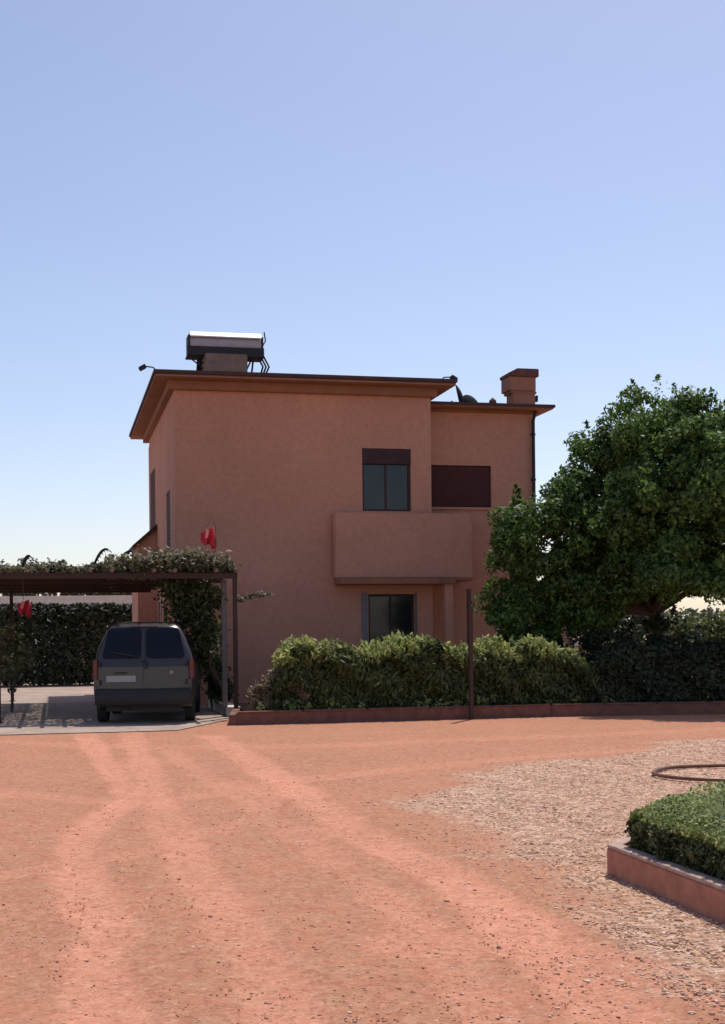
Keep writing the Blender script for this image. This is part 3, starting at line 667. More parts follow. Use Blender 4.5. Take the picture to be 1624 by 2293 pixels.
leaves('foliage', P, O, .10, M['leaf_vine'], vn, .55, 0.2, .8)
# hanging column of climber at the right
P = []
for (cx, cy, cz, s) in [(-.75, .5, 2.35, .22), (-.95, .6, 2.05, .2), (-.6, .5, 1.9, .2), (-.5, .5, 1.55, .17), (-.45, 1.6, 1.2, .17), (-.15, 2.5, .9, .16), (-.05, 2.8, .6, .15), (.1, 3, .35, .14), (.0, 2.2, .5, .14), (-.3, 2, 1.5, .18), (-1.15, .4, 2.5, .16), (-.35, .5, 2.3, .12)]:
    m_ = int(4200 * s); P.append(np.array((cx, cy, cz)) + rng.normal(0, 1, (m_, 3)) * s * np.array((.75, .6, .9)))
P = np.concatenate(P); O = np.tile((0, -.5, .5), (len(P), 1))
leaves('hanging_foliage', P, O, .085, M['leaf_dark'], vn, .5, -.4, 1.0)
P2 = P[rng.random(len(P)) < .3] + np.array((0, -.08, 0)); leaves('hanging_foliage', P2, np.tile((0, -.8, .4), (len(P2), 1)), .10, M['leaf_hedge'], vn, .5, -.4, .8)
mb = MB()
for k in range(4):
    x0 = .05 + random.gauss(0, .12); y0 = 2.6 + random.gauss(0, .3)
    mb.tube([(x0, y0, 0)] + [(x0 - .16 * j + random.gauss(0, .07), y0 - .45 * j + random.gauss(0, .1), .5 * j) for j in range(1, 5)] + [(x0 - .7, .6, BZ + .1)], [.025, .022, .02, .017, .014, .01], 6)
for k in range(60):
    x0 = random.uniform(-9, -.3); y0 = random.uniform(0, 5.5); mb.tube([(x0, y0, BZ + .14), (min(-.1, x0 + random.gauss(0, .4)), y0 + random.gauss(0, .5), BZ + .2), (min(-.2, x0 + random.gauss(0, .7)), y0 + random.gauss(0, .7), BZ + .15)], .009, 5)
mb.build('stem', M['bark'], vn)
# arching shoots against the sky
def frond(root_, p0, dirx, L_, arch, wid, mat, name='shoot'):
    pts = [Vector(p0) + Vector((dirx * L_ * t, 0.02 * t, arch * math.sin(t * math.pi * .62) * 1.1)) for t in np.linspace(0, 1, 9)]
    mb = MB(); mb.tube(pts, [wid * .5] + [wid * (1.0 - .6 * abs(i / 8 - .45)) for i in range(1, 8)] + [wid * .15], 6)
    for i in range(2, 9):
        for s_ in (-1, 1):
            p = pts[i]; q_ = p + Vector((dirx * .05, s_ * .06, -.05)); mb.add([p, p + Vector((dirx * .03, 0, 0)), q_ + Vector((0, 0, -.01)), q_], [(0, 1, 2, 3)])
    return mb.build(name, mat, root_)
frond(vn, (-2.66, .3, 2.85), 1, .32, .34, .030, M['leaf_dark'])
frond(vn, (-2.26, .3, 2.86), 1, .42, .30, .032, M['leaf_dark'])
frond(vn, (-3.95, .3, 2.85), 1, .16, .22, .035, M['leaf_dark'])
frond(vn, (-5.0, .3, 2.82), -1, .2, .2, .03, M['leaf_dark'])
frond(vn, (.02, .1, 2.22), 1, .72, .14, .016, M['leaf_vine'])
t_ = rng.random(170); pp = np.stack([.05 + .68 * t_, .1 + rng.normal(0, .03, 170), 2.22 + .13 * np.sin(t_ * 2) + rng.normal(0, .045, 170) * (1.1 - t_ * .6)], 1); leaves('shoot_foliage', pp, np.tile((0, -.5, .8), (170, 1)), .085, M['leaf_vine'], vn, .35, 0, .6)
# red hanging cloths
def cloth(p, w_, h_, label, cordup):
    root = empty('red_pennant', p, A, label=label, cat='pennant', group=None)
    nu, nv = 10, 10; vs = []; fs = []
    for j in range(nv + 1):
        t = j / nv; ww = w_ * (0.5 + .5 * math.sin(1.2 * t + .5)) * (1 - .25 * (t > .8) * (t - .8) * 5)
        for i in range(nu + 1):
            s_ = i / nu - .5
            vs.append((s_ * ww + .05 * t * math.sin(3 * t), .05 * math.sin(s_ * 14 + t * 2) * (0.3 + t), -h_ * t * (1 - .55 * (.5 - s_)) - .10 * (.5 - s_) + .03 * math.sin(s_ * 10 + 1) * t))
    for j in range(nv):
        for i in range(nu): a = j * (nu + 1) + i; fs.append((a, a + 1, a + nu + 2, a + nu + 1))
    mb = MB(); mb.add(vs, fs); o = mb.build('cloth', M['red'], root, smooth=True)
    so = o.modifiers.new('thick', 'SOLIDIFY'); so.thickness = .006
    mb = MB(); vs2 = [(-0.01, -.075, -h_ * .05), (.03, -.08, -h_ * .15), (.0, -.085, -h_ * .5), (-.05, -.085, -h_ * .55), (-.04, -.08, -h_ * .25)]
    mb.add(vs2 + [(a, b_ - .012, c_) for a, b_, c_ in vs2], [(0, 1, 2, 3, 4), (9, 8, 7, 6, 5)] + [(i, (i + 1) % 5, (i + 1) % 5 + 5, i + 5) for i in range(5)]); mb.build('pale_fold', M['pinkcloth'], root)
    mb = MB(); mb.tube(cordup, .008, 6); mb.build('cord', M['twig'], root)
    return root
cloth(L2W(-.52, -.02, 3.62), .31, .40, 'red cloth pennant above the pergola beam against the house wall', [(.0, 0, -.85), (.17, .0, -.35), (.16, 0, .0), (.1, 0, .25), (.0, 0, .02)])
cloth(L2W(-3.95, 1.2, 2.30), .28, .34, 'dull red cloth pennant hanging on a cord inside the pergola', [(0, 0, 0), (.0, 0, .42)])

# ------------------------------------------------------------ van
van = empty('parked_van', (-3.93, 24.0, 0), R(5), label='dark grey small van parked rear-first to the viewer under the pergola', cat='van')
prof = [(0.06, .30), (0.0, .42), (0.0, .62), (0.015, 1.02), (.09, 1.30), (.19, 1.62), (.26, 1.74), (.42, 1.80), (1.2, 1.84), (2.2, 1.82), (2.5, 1.76), (3.05, 1.30), (3.25, 1.14), (3.9, .98), (4.08, .80), (4.12, .5), (4.05, .28), (2.5, .24), (1.0, .24)]
def halfw(z): return float(np.interp(z, [.24, .35, .6, 1.0, 1.15, 1.5, 1.72, 1.80, 1.84], [.80, .87, .90, .895, .88, .78, .70, .64, .60]))
cols = [(0, 0), (.3, .0), (.6, .006), (.8, .02), (.9, .045), (.96, .08), (1, .13)]
cols = [(-s, o_) for s, o_ in cols[:0:-1]] + cols
cyy, czz = 2.05, .95
vs = []; npf = len(prof)
for s, o_ in cols:
    for (y, z) in prof:
        dy = cyy - y; k = o_ / 2.0
        y2 = y + dy * k; z2 = z - (o_ * .55 if z > 1.5 else 0) * (1 if abs(s) > .7 else .4)
        vs.append((s * halfw(z), y2, z2))
fs = []
nc = len(cols)
for i in range(nc - 1):
    for k in range(npf):
        fs.append((i * npf + k, i * npf + (k + 1) % npf, (i + 1) * npf + (k + 1) % npf, (i + 1) * npf + k))
for i0 in (0, (nc - 1) * npf):
    c0 = len(vs); vs.append(((-1 if i0 == 0 else 1) * .9, cyy, .75))
    fs += [(i0 + k, i0 + (k + 1) % npf, c0) for k in range(npf)]
mb = MB(); mb.add(vs, fs); mb.build('body', M['paint'], van, smooth=True)
def ry(z): return float(np.interp(z, [.3, .42, .62, 1.02, 1.30, 1.62, 1.74], [.06, 0, 0, .015, .09, .19, .26]))
def rear_panel(mb, x0, x1, z0, z1, off, th, rad=.04, n=5, taper=None):
    """rounded panel that follows the rear face"""
    zs_ = sorted(set([z0 + rad * (1 - math.cos(R(90 * k / n))) for k in range(n + 1)] + [z1 - rad * (1 - math.cos(R(90 * k / n))) for k in range(n + 1)] + [z for z in (.62, 1.02, 1.15, 1.30, 1.45, 1.62) if z0 + rad < z < z1 - rad]))
    nc_ = 7; v0 = []; v1 = []
    for z in zs_:
        d_ = max(0, z0 + rad - z, z - (z1 - rad)); ins = rad - math.sqrt(max(0, rad * rad - d_ * d_))
        for k in range(nc_):
            x = x0 + ins + (x1 - x0 - 2 * ins) * k / (nc_ - 1)
            if taper: x = taper(x, z)
            yy = ry(z) + .035 * (abs(x) / .8) ** 4 - off
            v0.append((x, yy, z)); v1.append((x, yy + th, z))
    nr_ = len(zs_); o_ = len(v0); fs = []
    for j in range(nr_ - 1):
        for k in range(nc_ - 1):
            a = j * nc_ + k; fs += [(a, a + 1, a + nc_ + 1, a + nc_), (o_ + a, o_ + a + nc_, o_ + a + nc_ + 1, o_ + a + 1)]
        for k in (0, nc_ - 1):
            a = j * nc_ + k; fs.append((a, a + nc_, o_ + a + nc_, o_ + a))
    for j in (0, nr_ - 1):
        for k in range(nc_ - 1):
            a = j * nc_ + k; fs.append((a, a + 1, o_ + a + 1, o_ + a))
    mb.add(v0 + v1, fs)
def tp(x, z): return x * (1 - .14 * max(0, (z - 1.15) / .5))
for s in (-1, 1):
    x0, x1 = (-.80, -.012) if s < 0 else (.012, .80)
    mb = MB(); rear_panel(mb, x0, x1, .64, 1.14, .022, .05, .03)
    d_ = mb.build('rear_door', M['paint'], van, bevel=.006, label='left rear door leaf carrying the number plate' if s < 0 else 'right rear door leaf')
    a, b2 = (-.745, -.055) if s < 0 else (.055, .745)
    mb = MB(); rear_panel(mb, a, b2, 1.17, 1.715, .016, .05, .07, taper=tp); mb.build('window', M['vglass'], d_)
    for zz_ in (.7, 1.02): mb = MB(); mb.tube([(s * .77, ry(zz_) - .015, zz_), (s * .77, ry(zz_) - .015, zz_ + .09)], .018, 8); mb.build('hinge', M['trim'], d_)
    mb = MB(); z0, z1 = .80, 1.16
    mb.box(*sorted((s * .815, s * .895)), -.005, .16, z0, z1); mb.build('tail_light', M['lamp'], van, bevel=.02)
mb = MB()
mb.box(-.03, .03, -.015, .06, 1.12, 1.70, Matrix.Identity(4) @ Matrix.Translation((0, -.18 + .155, 0)) @ Matrix.Translation((0, 0, 1.14)) @ Matrix.Rotation(R(-17), 4, 'X') @ Matrix.Translation((0, 0, -1.14)))
mb.build('door_pillar', M['paint'], van, bevel=.005)
mb = MB(); rear_panel(mb, .02, .075, .98, 1.12, .05, .03, .012); mb.build('door_handle', M['trim'], van, bevel=.004)
mb = MB(); rear_panel(mb, -.66, -.14, .755, .865, .034, .012, .01); mb.build('number_plate', M['plate'], van, label='pale number plate low on the left rear door')
mb = MB()
mb.prism([(-.05, .33), (-.08, .38), (-.08, .56), (-.04, .63), (.10, .63), (.10, .33)], 0, -.86, .86); mb.build('bumper', M['trim'], van, bevel=.025, smooth=True)
mb = MB(); mb.box(-.55, .5, -.092, -.075, .42, .46); mb.build('bumper_strip', M['trim'], van)
mb = MB(); rear_panel(mb, -.25, .25, 1.735, 1.755, .012, .03, .008); mb.build('brake_light', M['lamp'], van)
for s in (-1, 1):
    mb = MB(); mb.tube([(s * .6, .45, 1.83), (s * .6, .7, 1.87), (s * .6, 2.0, 1.87), (s * .6, 2.3, 1.82)], .016, 6); mb.build('roof_rail', M['trim'], van, smooth=True)
    mb = MB(); mb.box(*sorted((s * .92, s * 1.08)), 2.85, 2.98, 1.10, 1.30); mb.tube([(s * .86, 2.9, 1.15), (s * .96, 2.9, 1.17)], .025, 6); mb.build('mirror', M['trim'], van, bevel=.03)
    mb = MB()
    def hw(z, d_=0): return s * (halfw(z) + .006)
    mb.add([(hw(1.16), 1.5, 1.16), (hw(1.16), 2.75, 1.16), (hw(1.55), 2.4, 1.55), (hw(1.62), 1.6, 1.6)], [(0, 1, 2, 3)]); mb.build('side_window', M['vglass'], van); mb = MB()
    mb.add([(hw(1.16), .35, 1.16), (hw(1.16), 1.4, 1.16), (hw(1.6), 1.45, 1.58), (hw(1.6), .5, 1.58)], [(0, 1, 2, 3)]); mb.build('side_window', M['vglass'], van)
    for y in (.72, 3.3):
        mb = MB(); x0 = s * .70; x1 = s * .885
        prof_t = [(x0, .27), (x0, .30), (x0 + s * .02, .315), (x1 - s * .02, .315), (x1, .29), (x1, .20)]
        vs = []; fs = []; na = 24
        for k in range(na):
            a = 6.2832 * k / na
            for (xx, rr) in prof_t: vs.append((xx, y + rr * math.cos(a), .315 + rr * math.sin(a)))
        m_ = len(prof_t)
        for k in range(na):
            for j in range(m_ - 1): fs.append((k * m_ + j, k * m_ + j + 1, ((k + 1) % na) * m_ + j + 1, ((k + 1) % na) * m_ + j))
        mb.add(vs, fs); mb.tube([(x0, y, .315), (x0 + s * .01, y, .315)], .28, 24)
        wl = mb.build('wheel', M['tyre'], van, smooth=True)
        mb = MB(); mb.tube([(x1 - s * .03, y, .315), (x1 - s * .012, y, .315)], [.2, .18], 20); mb.build('rim', M['rim'], wl)
        mb = MB(); pts = [(x1 - s * .06, y + .37 * math.cos(a), .315 + .36 * math.sin(a)) for a in np.linspace(-.2, 3.34, 15)]; mb.tube(pts, .03, 6); mb.build('wheel_arch', M['trim'], van)
mb = MB(); mb.tube([(-.08, ry(1.2) - .035, 1.2), (-.3, ry(1.22) - .035, 1.23), (-.62, ry(1.3) - .03, 1.30)], .01, 6); mb.build('wiper', M['trim'], van)
mb = MB(); mb.box(-.5, -.3, -.04, -.02, .9, .93); mb.build('plate_lamp', M['trim'], van)
mb = MB(); mb.tube([(.5, -.028, .92), (.5, -.018, .92)], .035, 14); mb.build('badge', M['rim'], van)
mb = MB(); mb.tube([(-.3, .1, .26), (-.3, .6, .27)], .03, 8); mb.build('exhaust', M['darkmetal'], van)
mb = MB(); mb.box(-.68, .68, .15, 4.0, .22, .30); mb.build('underbody', M['trim'], van)

# ------------------------------------------------------------ hedges and shrubs in the garden
def hedge(name, a, b_, depth, z1, n, size, mat, label, up=.6, aspect=.4, lump=.12, cat='hedge', z0=.05, skin=.25, group=None, stemn=None, jit=.8, tips=0):
    """hedge running from a to b; depth goes back from that line"""
    a = Vector((*a, 0)); b_ = Vector((*b_, 0)); L_ = (b_ - a).length; ang = math.atan2(b_.y - a.y, b_.x - a.x)
    root = empty(name, a, ang, label=label, cat=cat, group=group)
    p, o = hedge_points(0, L_, 0, depth, z0, z1, n, lump, skin=skin)
    leaves('foliage', p, o, size, mat, root, aspect, up, jit)
    if tips:
        T_ = []
        for _ in range(int(tips * L_)):
            x0 = random.uniform(.1, L_ - .1); y0 = random.uniform(0, depth * .8); hh = random.uniform(.08, .26); m_ = random.randint(6, 12)
            zt = z1 - .08 + lump * .6 * math.sin(x0 * 3.1) - .35 * z1 * max(0, 1 - min(x0, L_ - x0) / .55) ** 2 - (.25 if y0 < .15 else 0) * random.random()
            t_ = rng.random(m_); T_.append(np.array((x0, y0, zt)) + np.outer(t_ * hh, (random.gauss(0, .3), -.1, 1)) + rng.normal(0, .02, (m_, 3)))
        T_ = np.concatenate(T_); leaves('sunlit_shoots', T_, np.tile((0, -.4, .5), (len(T_), 1)), size * .9, M['leaf_lit'], root, .35, 1.6, .9)  # shoots coloured paler so the hedge top looks sunlit
    stems(stemn or int(L_ * 7), .1, L_ - .1, .15, depth - .15, -.02, z1 * .8, .012).build('inner_stems', M['bark'], root)  # upright woody stems inside the leaves
    return root
h1 = hedge('hedge', (-1.6, 24.06), (3.0, 25.15), 1.15, 1.30, 26000, .13, M['leaf_hedge'], 'bushy green hedge in front of the house, behind the red kerb', up=1.4, aspect=.32, lump=.19, tips=110)
hedge('hedge', (2.75, 25.15), (4.55, 25.55), 1.0, 1.22, 9000, .13, M['leaf_hedge'], 'lower yellow-green hedge right of the fence post', up=1.4, aspect=.32, lump=.2, tips=90)
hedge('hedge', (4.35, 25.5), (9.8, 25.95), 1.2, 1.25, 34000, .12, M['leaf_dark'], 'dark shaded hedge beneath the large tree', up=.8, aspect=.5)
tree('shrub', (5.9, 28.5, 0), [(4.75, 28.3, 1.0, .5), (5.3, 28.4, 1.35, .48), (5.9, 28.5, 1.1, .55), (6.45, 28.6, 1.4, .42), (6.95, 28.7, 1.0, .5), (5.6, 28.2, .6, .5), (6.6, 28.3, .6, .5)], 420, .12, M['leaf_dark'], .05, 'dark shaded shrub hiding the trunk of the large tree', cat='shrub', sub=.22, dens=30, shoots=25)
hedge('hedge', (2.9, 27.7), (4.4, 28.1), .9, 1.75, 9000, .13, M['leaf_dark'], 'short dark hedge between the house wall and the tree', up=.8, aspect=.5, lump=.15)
hedge('shrub', (-2.0, 24.05), (-1.0, 24.25), .8, .95, 4200, .10, M['dry_leaf'], 'small reddish dry shrub between the pergola post and the hedge', up=1.0, cat='shrub', lump=.2)
# low border under the hedge; pale leaf clusters stand in for sunlit spots
fl = empty('leafy_border', (-1.9, 23.85, 0), math.atan2(1.4, 5.7), label='low leafy border with sunlit spots coloured in as pale leaves along the inside of the kerb', cat='ground cover'); fl['kind'] = 'stuff'
n = 1800; xx = rng.uniform(0, 7.4, n); pp = np.stack([xx, rng.uniform(.02, .3, n), rng.uniform(.12, .42, n)], 1); leaves('foliage', pp, np.tile((0, -.5, .6), (n, 1)), .09, M['leaf_hedge'], fl, .4, .8)
fl['label'] = 'low leafy border with sunlit spots coloured in as pale leaves along the inside of the kerb'
cl = []
for _ in range(30):
    cx = random.choice([random.uniform(0, 1.0), random.uniform(1.0, 5.6), random.uniform(2.8, 4.0), random.uniform(6, 7.4)])
    cl.append(np.array((cx, .0, random.uniform(.2, .34))) + rng.normal(0, .035, (16, 3)))
pp = np.concatenate(cl); leaves('sunlit_spots', pp, np.tile((0, -.6, .8), (len(pp), 1)), .055, M['leaf_lit'], fl, .8, 0, .6)
# fence posts
def fpost(x, y, h_, label):
    r_ = empty('fence_post', (x, y, 0), A, label=label, cat='fence post')
    mb = MB(); mb.box(-.035, .035, -.035, .035, -.02, h_); mb.build('shaft', M['rust'], r_, bevel=.004)
    mb = MB(); mb.box(-.045, .045, -.045, .045, h_, h_ + .02); mb.build('cap', M['rust'], r_)
    mb = MB(); mb.box(-.05, -.036, -.012, .012, h_ * .3, h_ * .3 + .05); mb.build('lug', M['rust'], r_)
    mb = MB(); mb.box(-.05, -.036, -.012, .012, h_ * .85, h_ * .85 + .05); mb.build('lug', M['rust'], r_)
fpost(1.97, 24.42, 2.02, 'thin brown metal post standing in the hedge in front of the house corner')
fpost(2.14, 26.9, 2.42, 'second thin dark post, close behind and right of the hedge post')

# large tree on the right
def AT(px, py, Y):
    x = px - 812; y = py - 1415
    return ((x - y * .0106) / 3000 * Y, Y, H - (y + x * .0106) / 3000 * Y)
T = []
TS = 1.05
for (px, py, rp, Yd) in [(1420, 1295, 55, 26.6), (1500, 1290, 58, 26.8), (1580, 1292, 55, 26.8), (1655, 1295, 55, 26.8), (1290, 1370, 48, 26.6), (1335, 1375, 36, 26.6), (1345, 1325, 45, 26.6), (1120, 1220, 48, 26.5), (1160, 1165, 45, 26.7), (1450, 940, 80, 28.4), (1400, 985, 70, 28.0), (1560, 955, 78, 28.6), (1330, 1060, 70, 27.6), (1280, 1110, 60, 27.3), (1130, 1400, 48, 26.4), (1190, 1400, 55, 26.8), (1250, 1360, 60, 27.2), (1290, 1210, 80, 26.8), (1480, 1110, 130, 27.4), (1380, 1210, 110, 27.6), (1640, 1100, 150, 27.4), (1205, 1225, 88, 26.7), (1165, 1300, 74, 26.5), (1150, 1230, 52, 26.3), (1120, 1345, 42, 26.4), (1215, 1360, 62, 27.0), (1310, 1150, 92, 27.3), (1375, 1070, 110, 27.8),
                        (1500, 1030, 135, 28.2), (1620, 1000, 135, 28.6), (1560, 1120, 160, 27.6), (1420, 1190, 125, 27.2), (1320, 1270, 92, 27.0), (1440, 1270, 80, 27.0),
                        (1560, 1245, 95, 27.3), (1700, 1180, 160, 28.2), (1720, 1050, 150, 29), (1345, 1000, 52, 27.9), (1320, 1310, 55, 26.8), (1660, 1275, 75, 27.2), (1230, 1160, 48, 26.8), (1400, 1310, 40, 27.1)]:
    Yd *= TS if px < 1400 else (.97 if px > 1480 else 1.02); x, y, z = AT(px, py, Yd); T.append((x, y, z, rp / 3000 * Yd))
tree('broadleaf_tree', (6.6, 29.6, 0), T, 560, .11, M['leaf_tree'], .17, 'large dense dark green tree at the right, covering the house corner', sub=.30, dens=30, shoots=80)

# things behind the tree on the right
gh = empty('garden_pillar', (4.75, 33, 0), A, label='small pink masonry pillar with a dark opening, under the tree', cat='pillar')
mb = MB(); mb.box(0, .42, 0, .4, 0, 2.0); mb.box(.72, 1.3, .02, .38, 0, 1.3); mb.box(-1.8, 0, .05, .3, 0, 1.15); mb.build('shaft', M['annex'], gh, bevel=.01)
mb = MB(); mb.box(-.06, .50, -.06, .46, 2.0, 2.1); mb.box(.422, .72, .0, .4, 1.2, 1.3); mb.build('capping', M['wallfar'], gh)
tree('shrub', (7.9, 30, 0), [(7.35, 30.2, 1.5, .4), (8.0, 30.1, 1.45, .42)], 300, .12, M['leaf_hedge'], .06, 'sunlit pale green shrub seen through the gap beneath the tree', cat='shrub')
for i, (xx, yy, hh, rr) in enumerate([(7.0, 47, 1.3, 1.1), (9.6, 49, 1.5, 1.2), (12.5, 48, 1.2, 1.1), (15, 50, 1.5, 1.3), (4.9, 44, 1.0, 1.0)]):
    tree('shrub', (xx, yy, 0), [(xx, yy, hh, rr), (xx + .8, yy, hh * .9, rr * .8), (xx - .8, yy + .3, hh * .8, rr * .8)], 70, .17, M['leaf_dark'], .08,
         ['dark shrub far behind the tree trunk', 'dark round shrub on the far right horizon', 'low dark shrub by the right picture edge', 'far dark shrub at the right', 'dark shrub left of the far gap beneath the tree'][i], cat='shrub', group='far shrubs behind the garden')

# left background: tall hedge behind the court, far trees
hedge('hedge', (-13.5, 41.5), (-5.6, 43.3), 1.3, 2.58, 26000, .18, M['leaf_dark'], 'tall dark hedge closing the far side of the parking court', up=.3, aspect=.55, lump=.03, skin=.35)
mb = MB(); rw = empty('bright_strip_wall', (-24, 47, 0), A * .5, label='pale wall added for the bright strip above the tall dark hedge', cat='wall')  # added wall, its pale face stands in for the bright gap above the hedge
mb.box(0, 26, 0, .2, -.05, 2.95); mb.build('wall_body', M['wallfar'], rw); mb = MB(); mb.box(-.02, 26.02, -.04, .24, 2.95, 3.03); mb.build('capping', M['wallfar'], rw)
k = 0
for (px, py, rp) in [(10, 1290, 38), (70, 1282, 34), (115, 1275, 30), (165, 1290, 30), (205, 1295, 26), (250, 1300, 24), (300, 1300, 24)]:
    x, y, z = AT(px, py, 62); r_ = rp / 3000 * 62
    tree('tree', (x, 62, 0), [(x, 62, z, r_), (x - r_ * .8, 62.3, z - r_ * .4, r_ * .8), (x + r_ * .8, 61.8, z - r_ * .5, r_ * .8), (x, 62, z - r_ * 1.2, r_)], 60, .2, M['leaf_far'], .12,
         'hazy grey-green tree on the horizon, number %d of the row left of the house' % (k + 1) if False else ['far grey tree at the left picture edge above the pergola', 'far tree just right of the leftmost one', 'far tree with the tallest tip on the left horizon', 'far tree in the middle of the horizon row', 'far low tree right of the middle of the horizon row', 'far small tree behind the arching shoots', 'far small tree next to the house side wall'][k],
         group='far trees beyond the parking court', sub=.5, dens=8); k += 1
# distant vegetation belt so the horizon is closed
n = 16000; px_ = rng.uniform(-160, 160, n); base = 3.4 + 1.6 * vnoise(px_, px_ * 0, 9, 31) + .6 * vnoise(px_, px_ * 0, 2.5, 32)
pp = np.stack([px_, 130 + rng.uniform(-3, 3, n), rng.uniform(0, 1, n) ** .7 * base], 1)
leaves('distant_vegetation', pp, np.tile((0, -.6, .6), (n, 1)), .8, M['leaf_far'], None, .7, 0, label='distant belt of low trees along the horizon', cat='vegetation', kind='stuff')
# left edge plant inside the court
tree('shrub', (-7.4, 28.2, 0), [(-7.45, 28.2, 1.55, .3), (-7.3, 28.1, 1.2, .3), (-7.5, 28.2, .8, .33)], 260, .12, M['leaf_vine'], .03, 'tall leafy shrub at the left picture edge inside the court', cat='shrub', sub=.2)

# ------------------------------------------------------------ planter in the foreground right
pl = empty('planter', (1.58, 8.75, 0), label='raised red planter edge with mortar top in the right foreground', cat='planter')
def PL(pts): return [(x - 1.58, y - 8.75) for x, y in pts]
outer = PL([(1.93 + .36, 5.8), (1.93, 7.28), (1.58, 8.75), (2.0, 9.6), (3.2, 11.4), (5.0, 12.0)])
def offs(pts, w_):
    res = []
    for i, p in enumerate(pts):
        a = Vector(pts[max(i - 1, 0)]); b_ = Vector(pts[min(i + 1, len(pts) - 1)]); t = (b_ - a).normalized(); res.append((p[0] + t.y * w_, p[1] - t.x * w_))
    return res
inner = offs(outer, .11)
def wallstrip(o_, i_, z0, z1):
    mb = MB(); n = len(o_); vs = []
    for z in (z0, z1): vs += [(*p, z) for p in o_] + [(*p, z) for p in i_]
    fs = []
    for k in range(n - 1):
        fs += [(k, k + 1, n + k + 1, n + k), (2 * n + k, 2 * n + k + 1, 3 * n + k + 1, 3 * n + k), (k, k + 1, 2 * n + k + 1, 2 * n + k), (n + k, n + k + 1, 3 * n + k + 1, 3 * n + k)]
    fs += [(0, n, 3 * n, 2 * n), (n - 1, 2 * n - 1, 4 * n - 1, 3 * n - 1)]
    return mb.add(vs, fs)
wallstrip(outer, inner, -.04, .175).build('kerb_wall', M['planter'], pl, bevel=.006)
wallstrip(offs(outer, .004), offs(outer, .106), .175, .197).build('kerb_top', M['kerbtop'], pl, bevel=.004)
mb = MB(); q = offs(outer, .1); mb.add([(x, y, .12) for x, y in q] + [(4.5, 3.2, .12), (4.5, -3, .12)], [tuple(range(len(q) + 2))]); mb.build('soil', M['soil'], pl)
# clipped bush filling it: polygon footprint with a flat trimmed top
bush = empty('clipped_bush', (1.75, 8.6, 0.12), label='low clipped box bush filling the raised planter', cat='bush')
foot = [(1.70, 8.60), (2.07, 7.02), (2.5, 5.3), (4.6, 5.3), (4.8, 11.3), (3.3, 10.9), (2.15, 9.45)]
def inpoly(x, y, poly):
    r_ = np.zeros(len(x), bool); j = len(poly) - 1
    for i in range(len(poly)):
        xi, yi = poly[i]; xj, yj = poly[j]
        c_ = ((yi > y) != (yj > y)) & (x < (xj - xi) * (y - yi) / (yj - yi + 1e-12) + xi); r_ ^= c_; j = i
    return r_
def polydist(x, y, poly):
    best = np.full(len(x), 1e9)
    for i in range(len(poly)):
        a = np.array(poly[i - 1]); b_ = np.array(poly[i]); ab = b_ - a
        t = np.clip(((x - a[0]) * ab[0] + (y - a[1]) * ab[1]) / (ab @ ab), 0, 1); best = np.minimum(best, np.hypot(x - a[0] - t * ab[0], y - a[1] - t * ab[1]))
    return best
BH = .34
n = 52000; x = rng.uniform(1.6, 3.7, n); y = rng.uniform(5.3, 11.2, n); ok = inpoly(x, y, foot); x, y = x[ok], y[ok]; dd = polydist(x, y, foot)
lump = lambda x, y: .035 * vnoise(x, y, .3, 41) + .025 * vnoise(x, y, .11, 42)
z = BH + lump(x, y) - .12 * np.clip(1 - dd / .13, 0, 1) ** 2 - rng.random(len(x)) ** 1.5 * .09
P = [np.stack([x, y, z], 1)]; O = [np.tile((-.1, -.1, 1.0), (len(x), 1))]
for (a, b_, cnt) in ((foot[6], foot[0], 9000), (foot[0], foot[1], 17000), (foot[1], foot[2], 12000)):
    a = np.array(a); b_ = np.array(b_); t = rng.random(cnt); z = rng.random(cnt) ** .85 * (BH - .03); dpt = rng.random(cnt) ** 1.3 * .16
    tn_ = (b_ - a) / np.linalg.norm(b_ - a); nn_ = np.array((tn_[1], -tn_[0]))
    if nn_ @ (np.array((3.2, 8)) - a) > 0: nn_ = -nn_
    q = a + np.outer(t, b_ - a); wob = .05 * vnoise(t * 6 + a[0] * 9, z * 9, .5, 77) + .03 * vnoise(t * 20, z * 9, .5, 78) - .05 * (z / BH > .8) * (z / BH - .8) * 5 - .03 * (1 - z / BH)
    q = q + nn_ * (wob - dpt)[:, None]
    P.append(np.column_stack([q, z])); O.append(np.tile((nn_[0], nn_[1], .35), (cnt, 1)))
P = np.concatenate(P) - np.array((1.75, 8.6, 0)); O = np.concatenate(O)
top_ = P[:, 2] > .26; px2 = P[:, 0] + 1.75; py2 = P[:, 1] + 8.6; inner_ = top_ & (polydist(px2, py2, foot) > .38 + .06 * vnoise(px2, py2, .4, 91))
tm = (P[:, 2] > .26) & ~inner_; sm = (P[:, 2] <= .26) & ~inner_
leaves('foliage', P[sm], O[sm], .036, M['leaf_box_shade'], bush, .5, .5, .7, label='leaves on the clipped sides, coloured darker for shade')
leaves('foliage', P[tm], O[tm], .034, M['leaf_box_lit'], bush, .5, .5, .7, label='leaves on the clipped top, coloured paler for sunlight')
N = 60000; lx = rng.uniform(1.8, 4.7, N); ly = rng.uniform(5.4, 11.2, N); ok = inpoly(lx, ly, foot); lx, ly = lx[ok], ly[ok]; ok = polydist(lx, ly, foot) > .3; lx, ly = lx[ok], ly[ok]
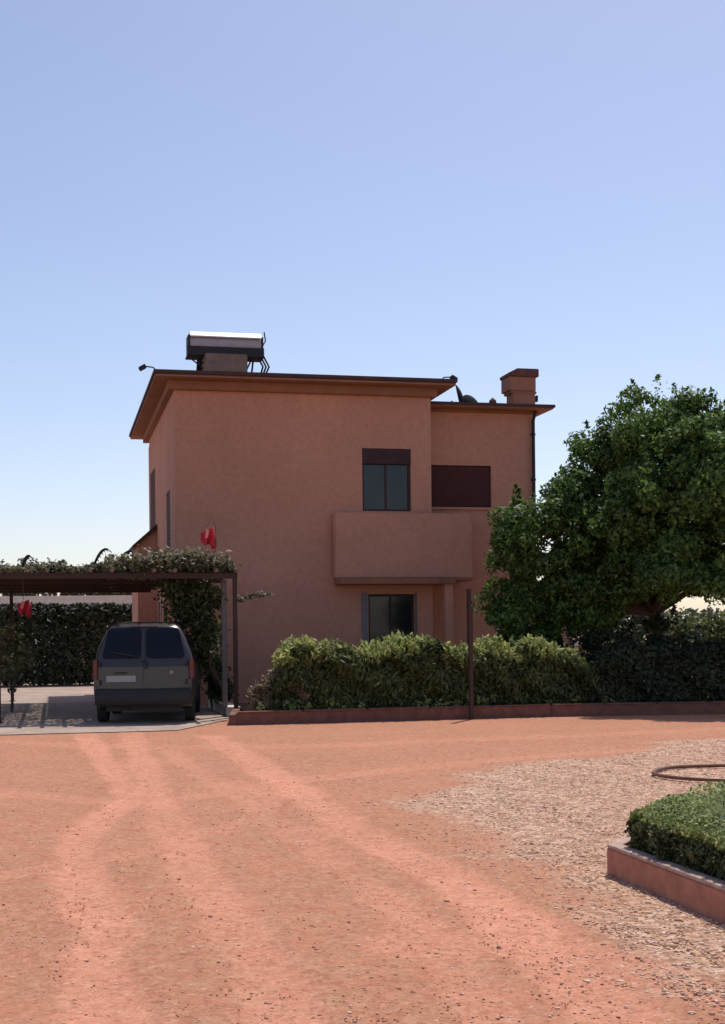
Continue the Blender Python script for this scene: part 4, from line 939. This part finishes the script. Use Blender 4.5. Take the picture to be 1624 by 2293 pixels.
GP = np.stack([lx, ly, .12 + .30 + .02 * vnoise(lx, ly, .3, 92) + rng.uniform(-.02, .02, len(lx))], 1)
leaves('lawn', GP, np.tile((0, -.6, .5), (len(GP), 1)), .06, M['grass'], None, .14, 2.2, .6, label='short pale green lawn inside the raised planter', cat='grass', kind='stuff')
gx = offs(foot, .0); mb = MB(); inn = [(2.05, 8.6), (2.4, 7.1), (2.8, 5.4), (4.5, 5.4), (4.6, 11.0), (3.4, 10.6), (2.4, 9.4)]
mb.add([(x, y, .41) for x, y in inn] + [(x, y, .13) for x, y in inn], [tuple(range(7)), tuple(range(13, 6, -1))] + [(i, (i + 1) % 7, (i + 1) % 7 + 7, i + 7) for i in range(7)]); mb.build('lawn_bed', M['soilgrass'], kind='structure')
mb = MB()
for _ in range(90):
    t = random.random(); xx = 1.85 + random.random() * 1.1 - 1.75 + .0; yy = random.uniform(5.9, 9.0) - 8.6
    xx += max(0, (8.6 - (yy + 8.6)) * .28)
    mb.tube([(xx, yy, -.01), (xx + random.gauss(0, .04), yy + random.gauss(0, .04), .34)], [.008, .003], 5)
mb.build('inner_stems', M['bark'], bush)  # thin woody stems inside the bush
# hose on the gravel behind the planter
ho = MB(); pts = []
ctrl = [(5.6, 15.5), (4.15, 15.35), (3.6, 15.25), (3.32, 15.0), (3.17, 14.68), (3.16, 14.4), (3.28, 14.15), (3.5, 13.95), (3.9, 13.75)]
for i in range(len(ctrl) - 1):
    p0, p1, p2, p3 = [Vector(ctrl[min(max(j, 0), len(ctrl) - 1)]) for j in (i - 1, i, i + 1, i + 2)]
    for t in np.linspace(0, 1, 7)[:-1]:
        q_ = 0.5 * (2 * p1 + (p2 - p0) * t + (2 * p0 - 5 * p1 + 4 * p2 - p3) * t * t + (3 * p1 - p0 - 3 * p2 + p3) * t ** 3); pts.append((q_.x, q_.y, .03))
ho.tube(pts, .02, 10); o = ho.build('garden_hose', M['hose'], smooth=True, label='brown hose bent into a loop on the gravel behind the planter', cat='hose')
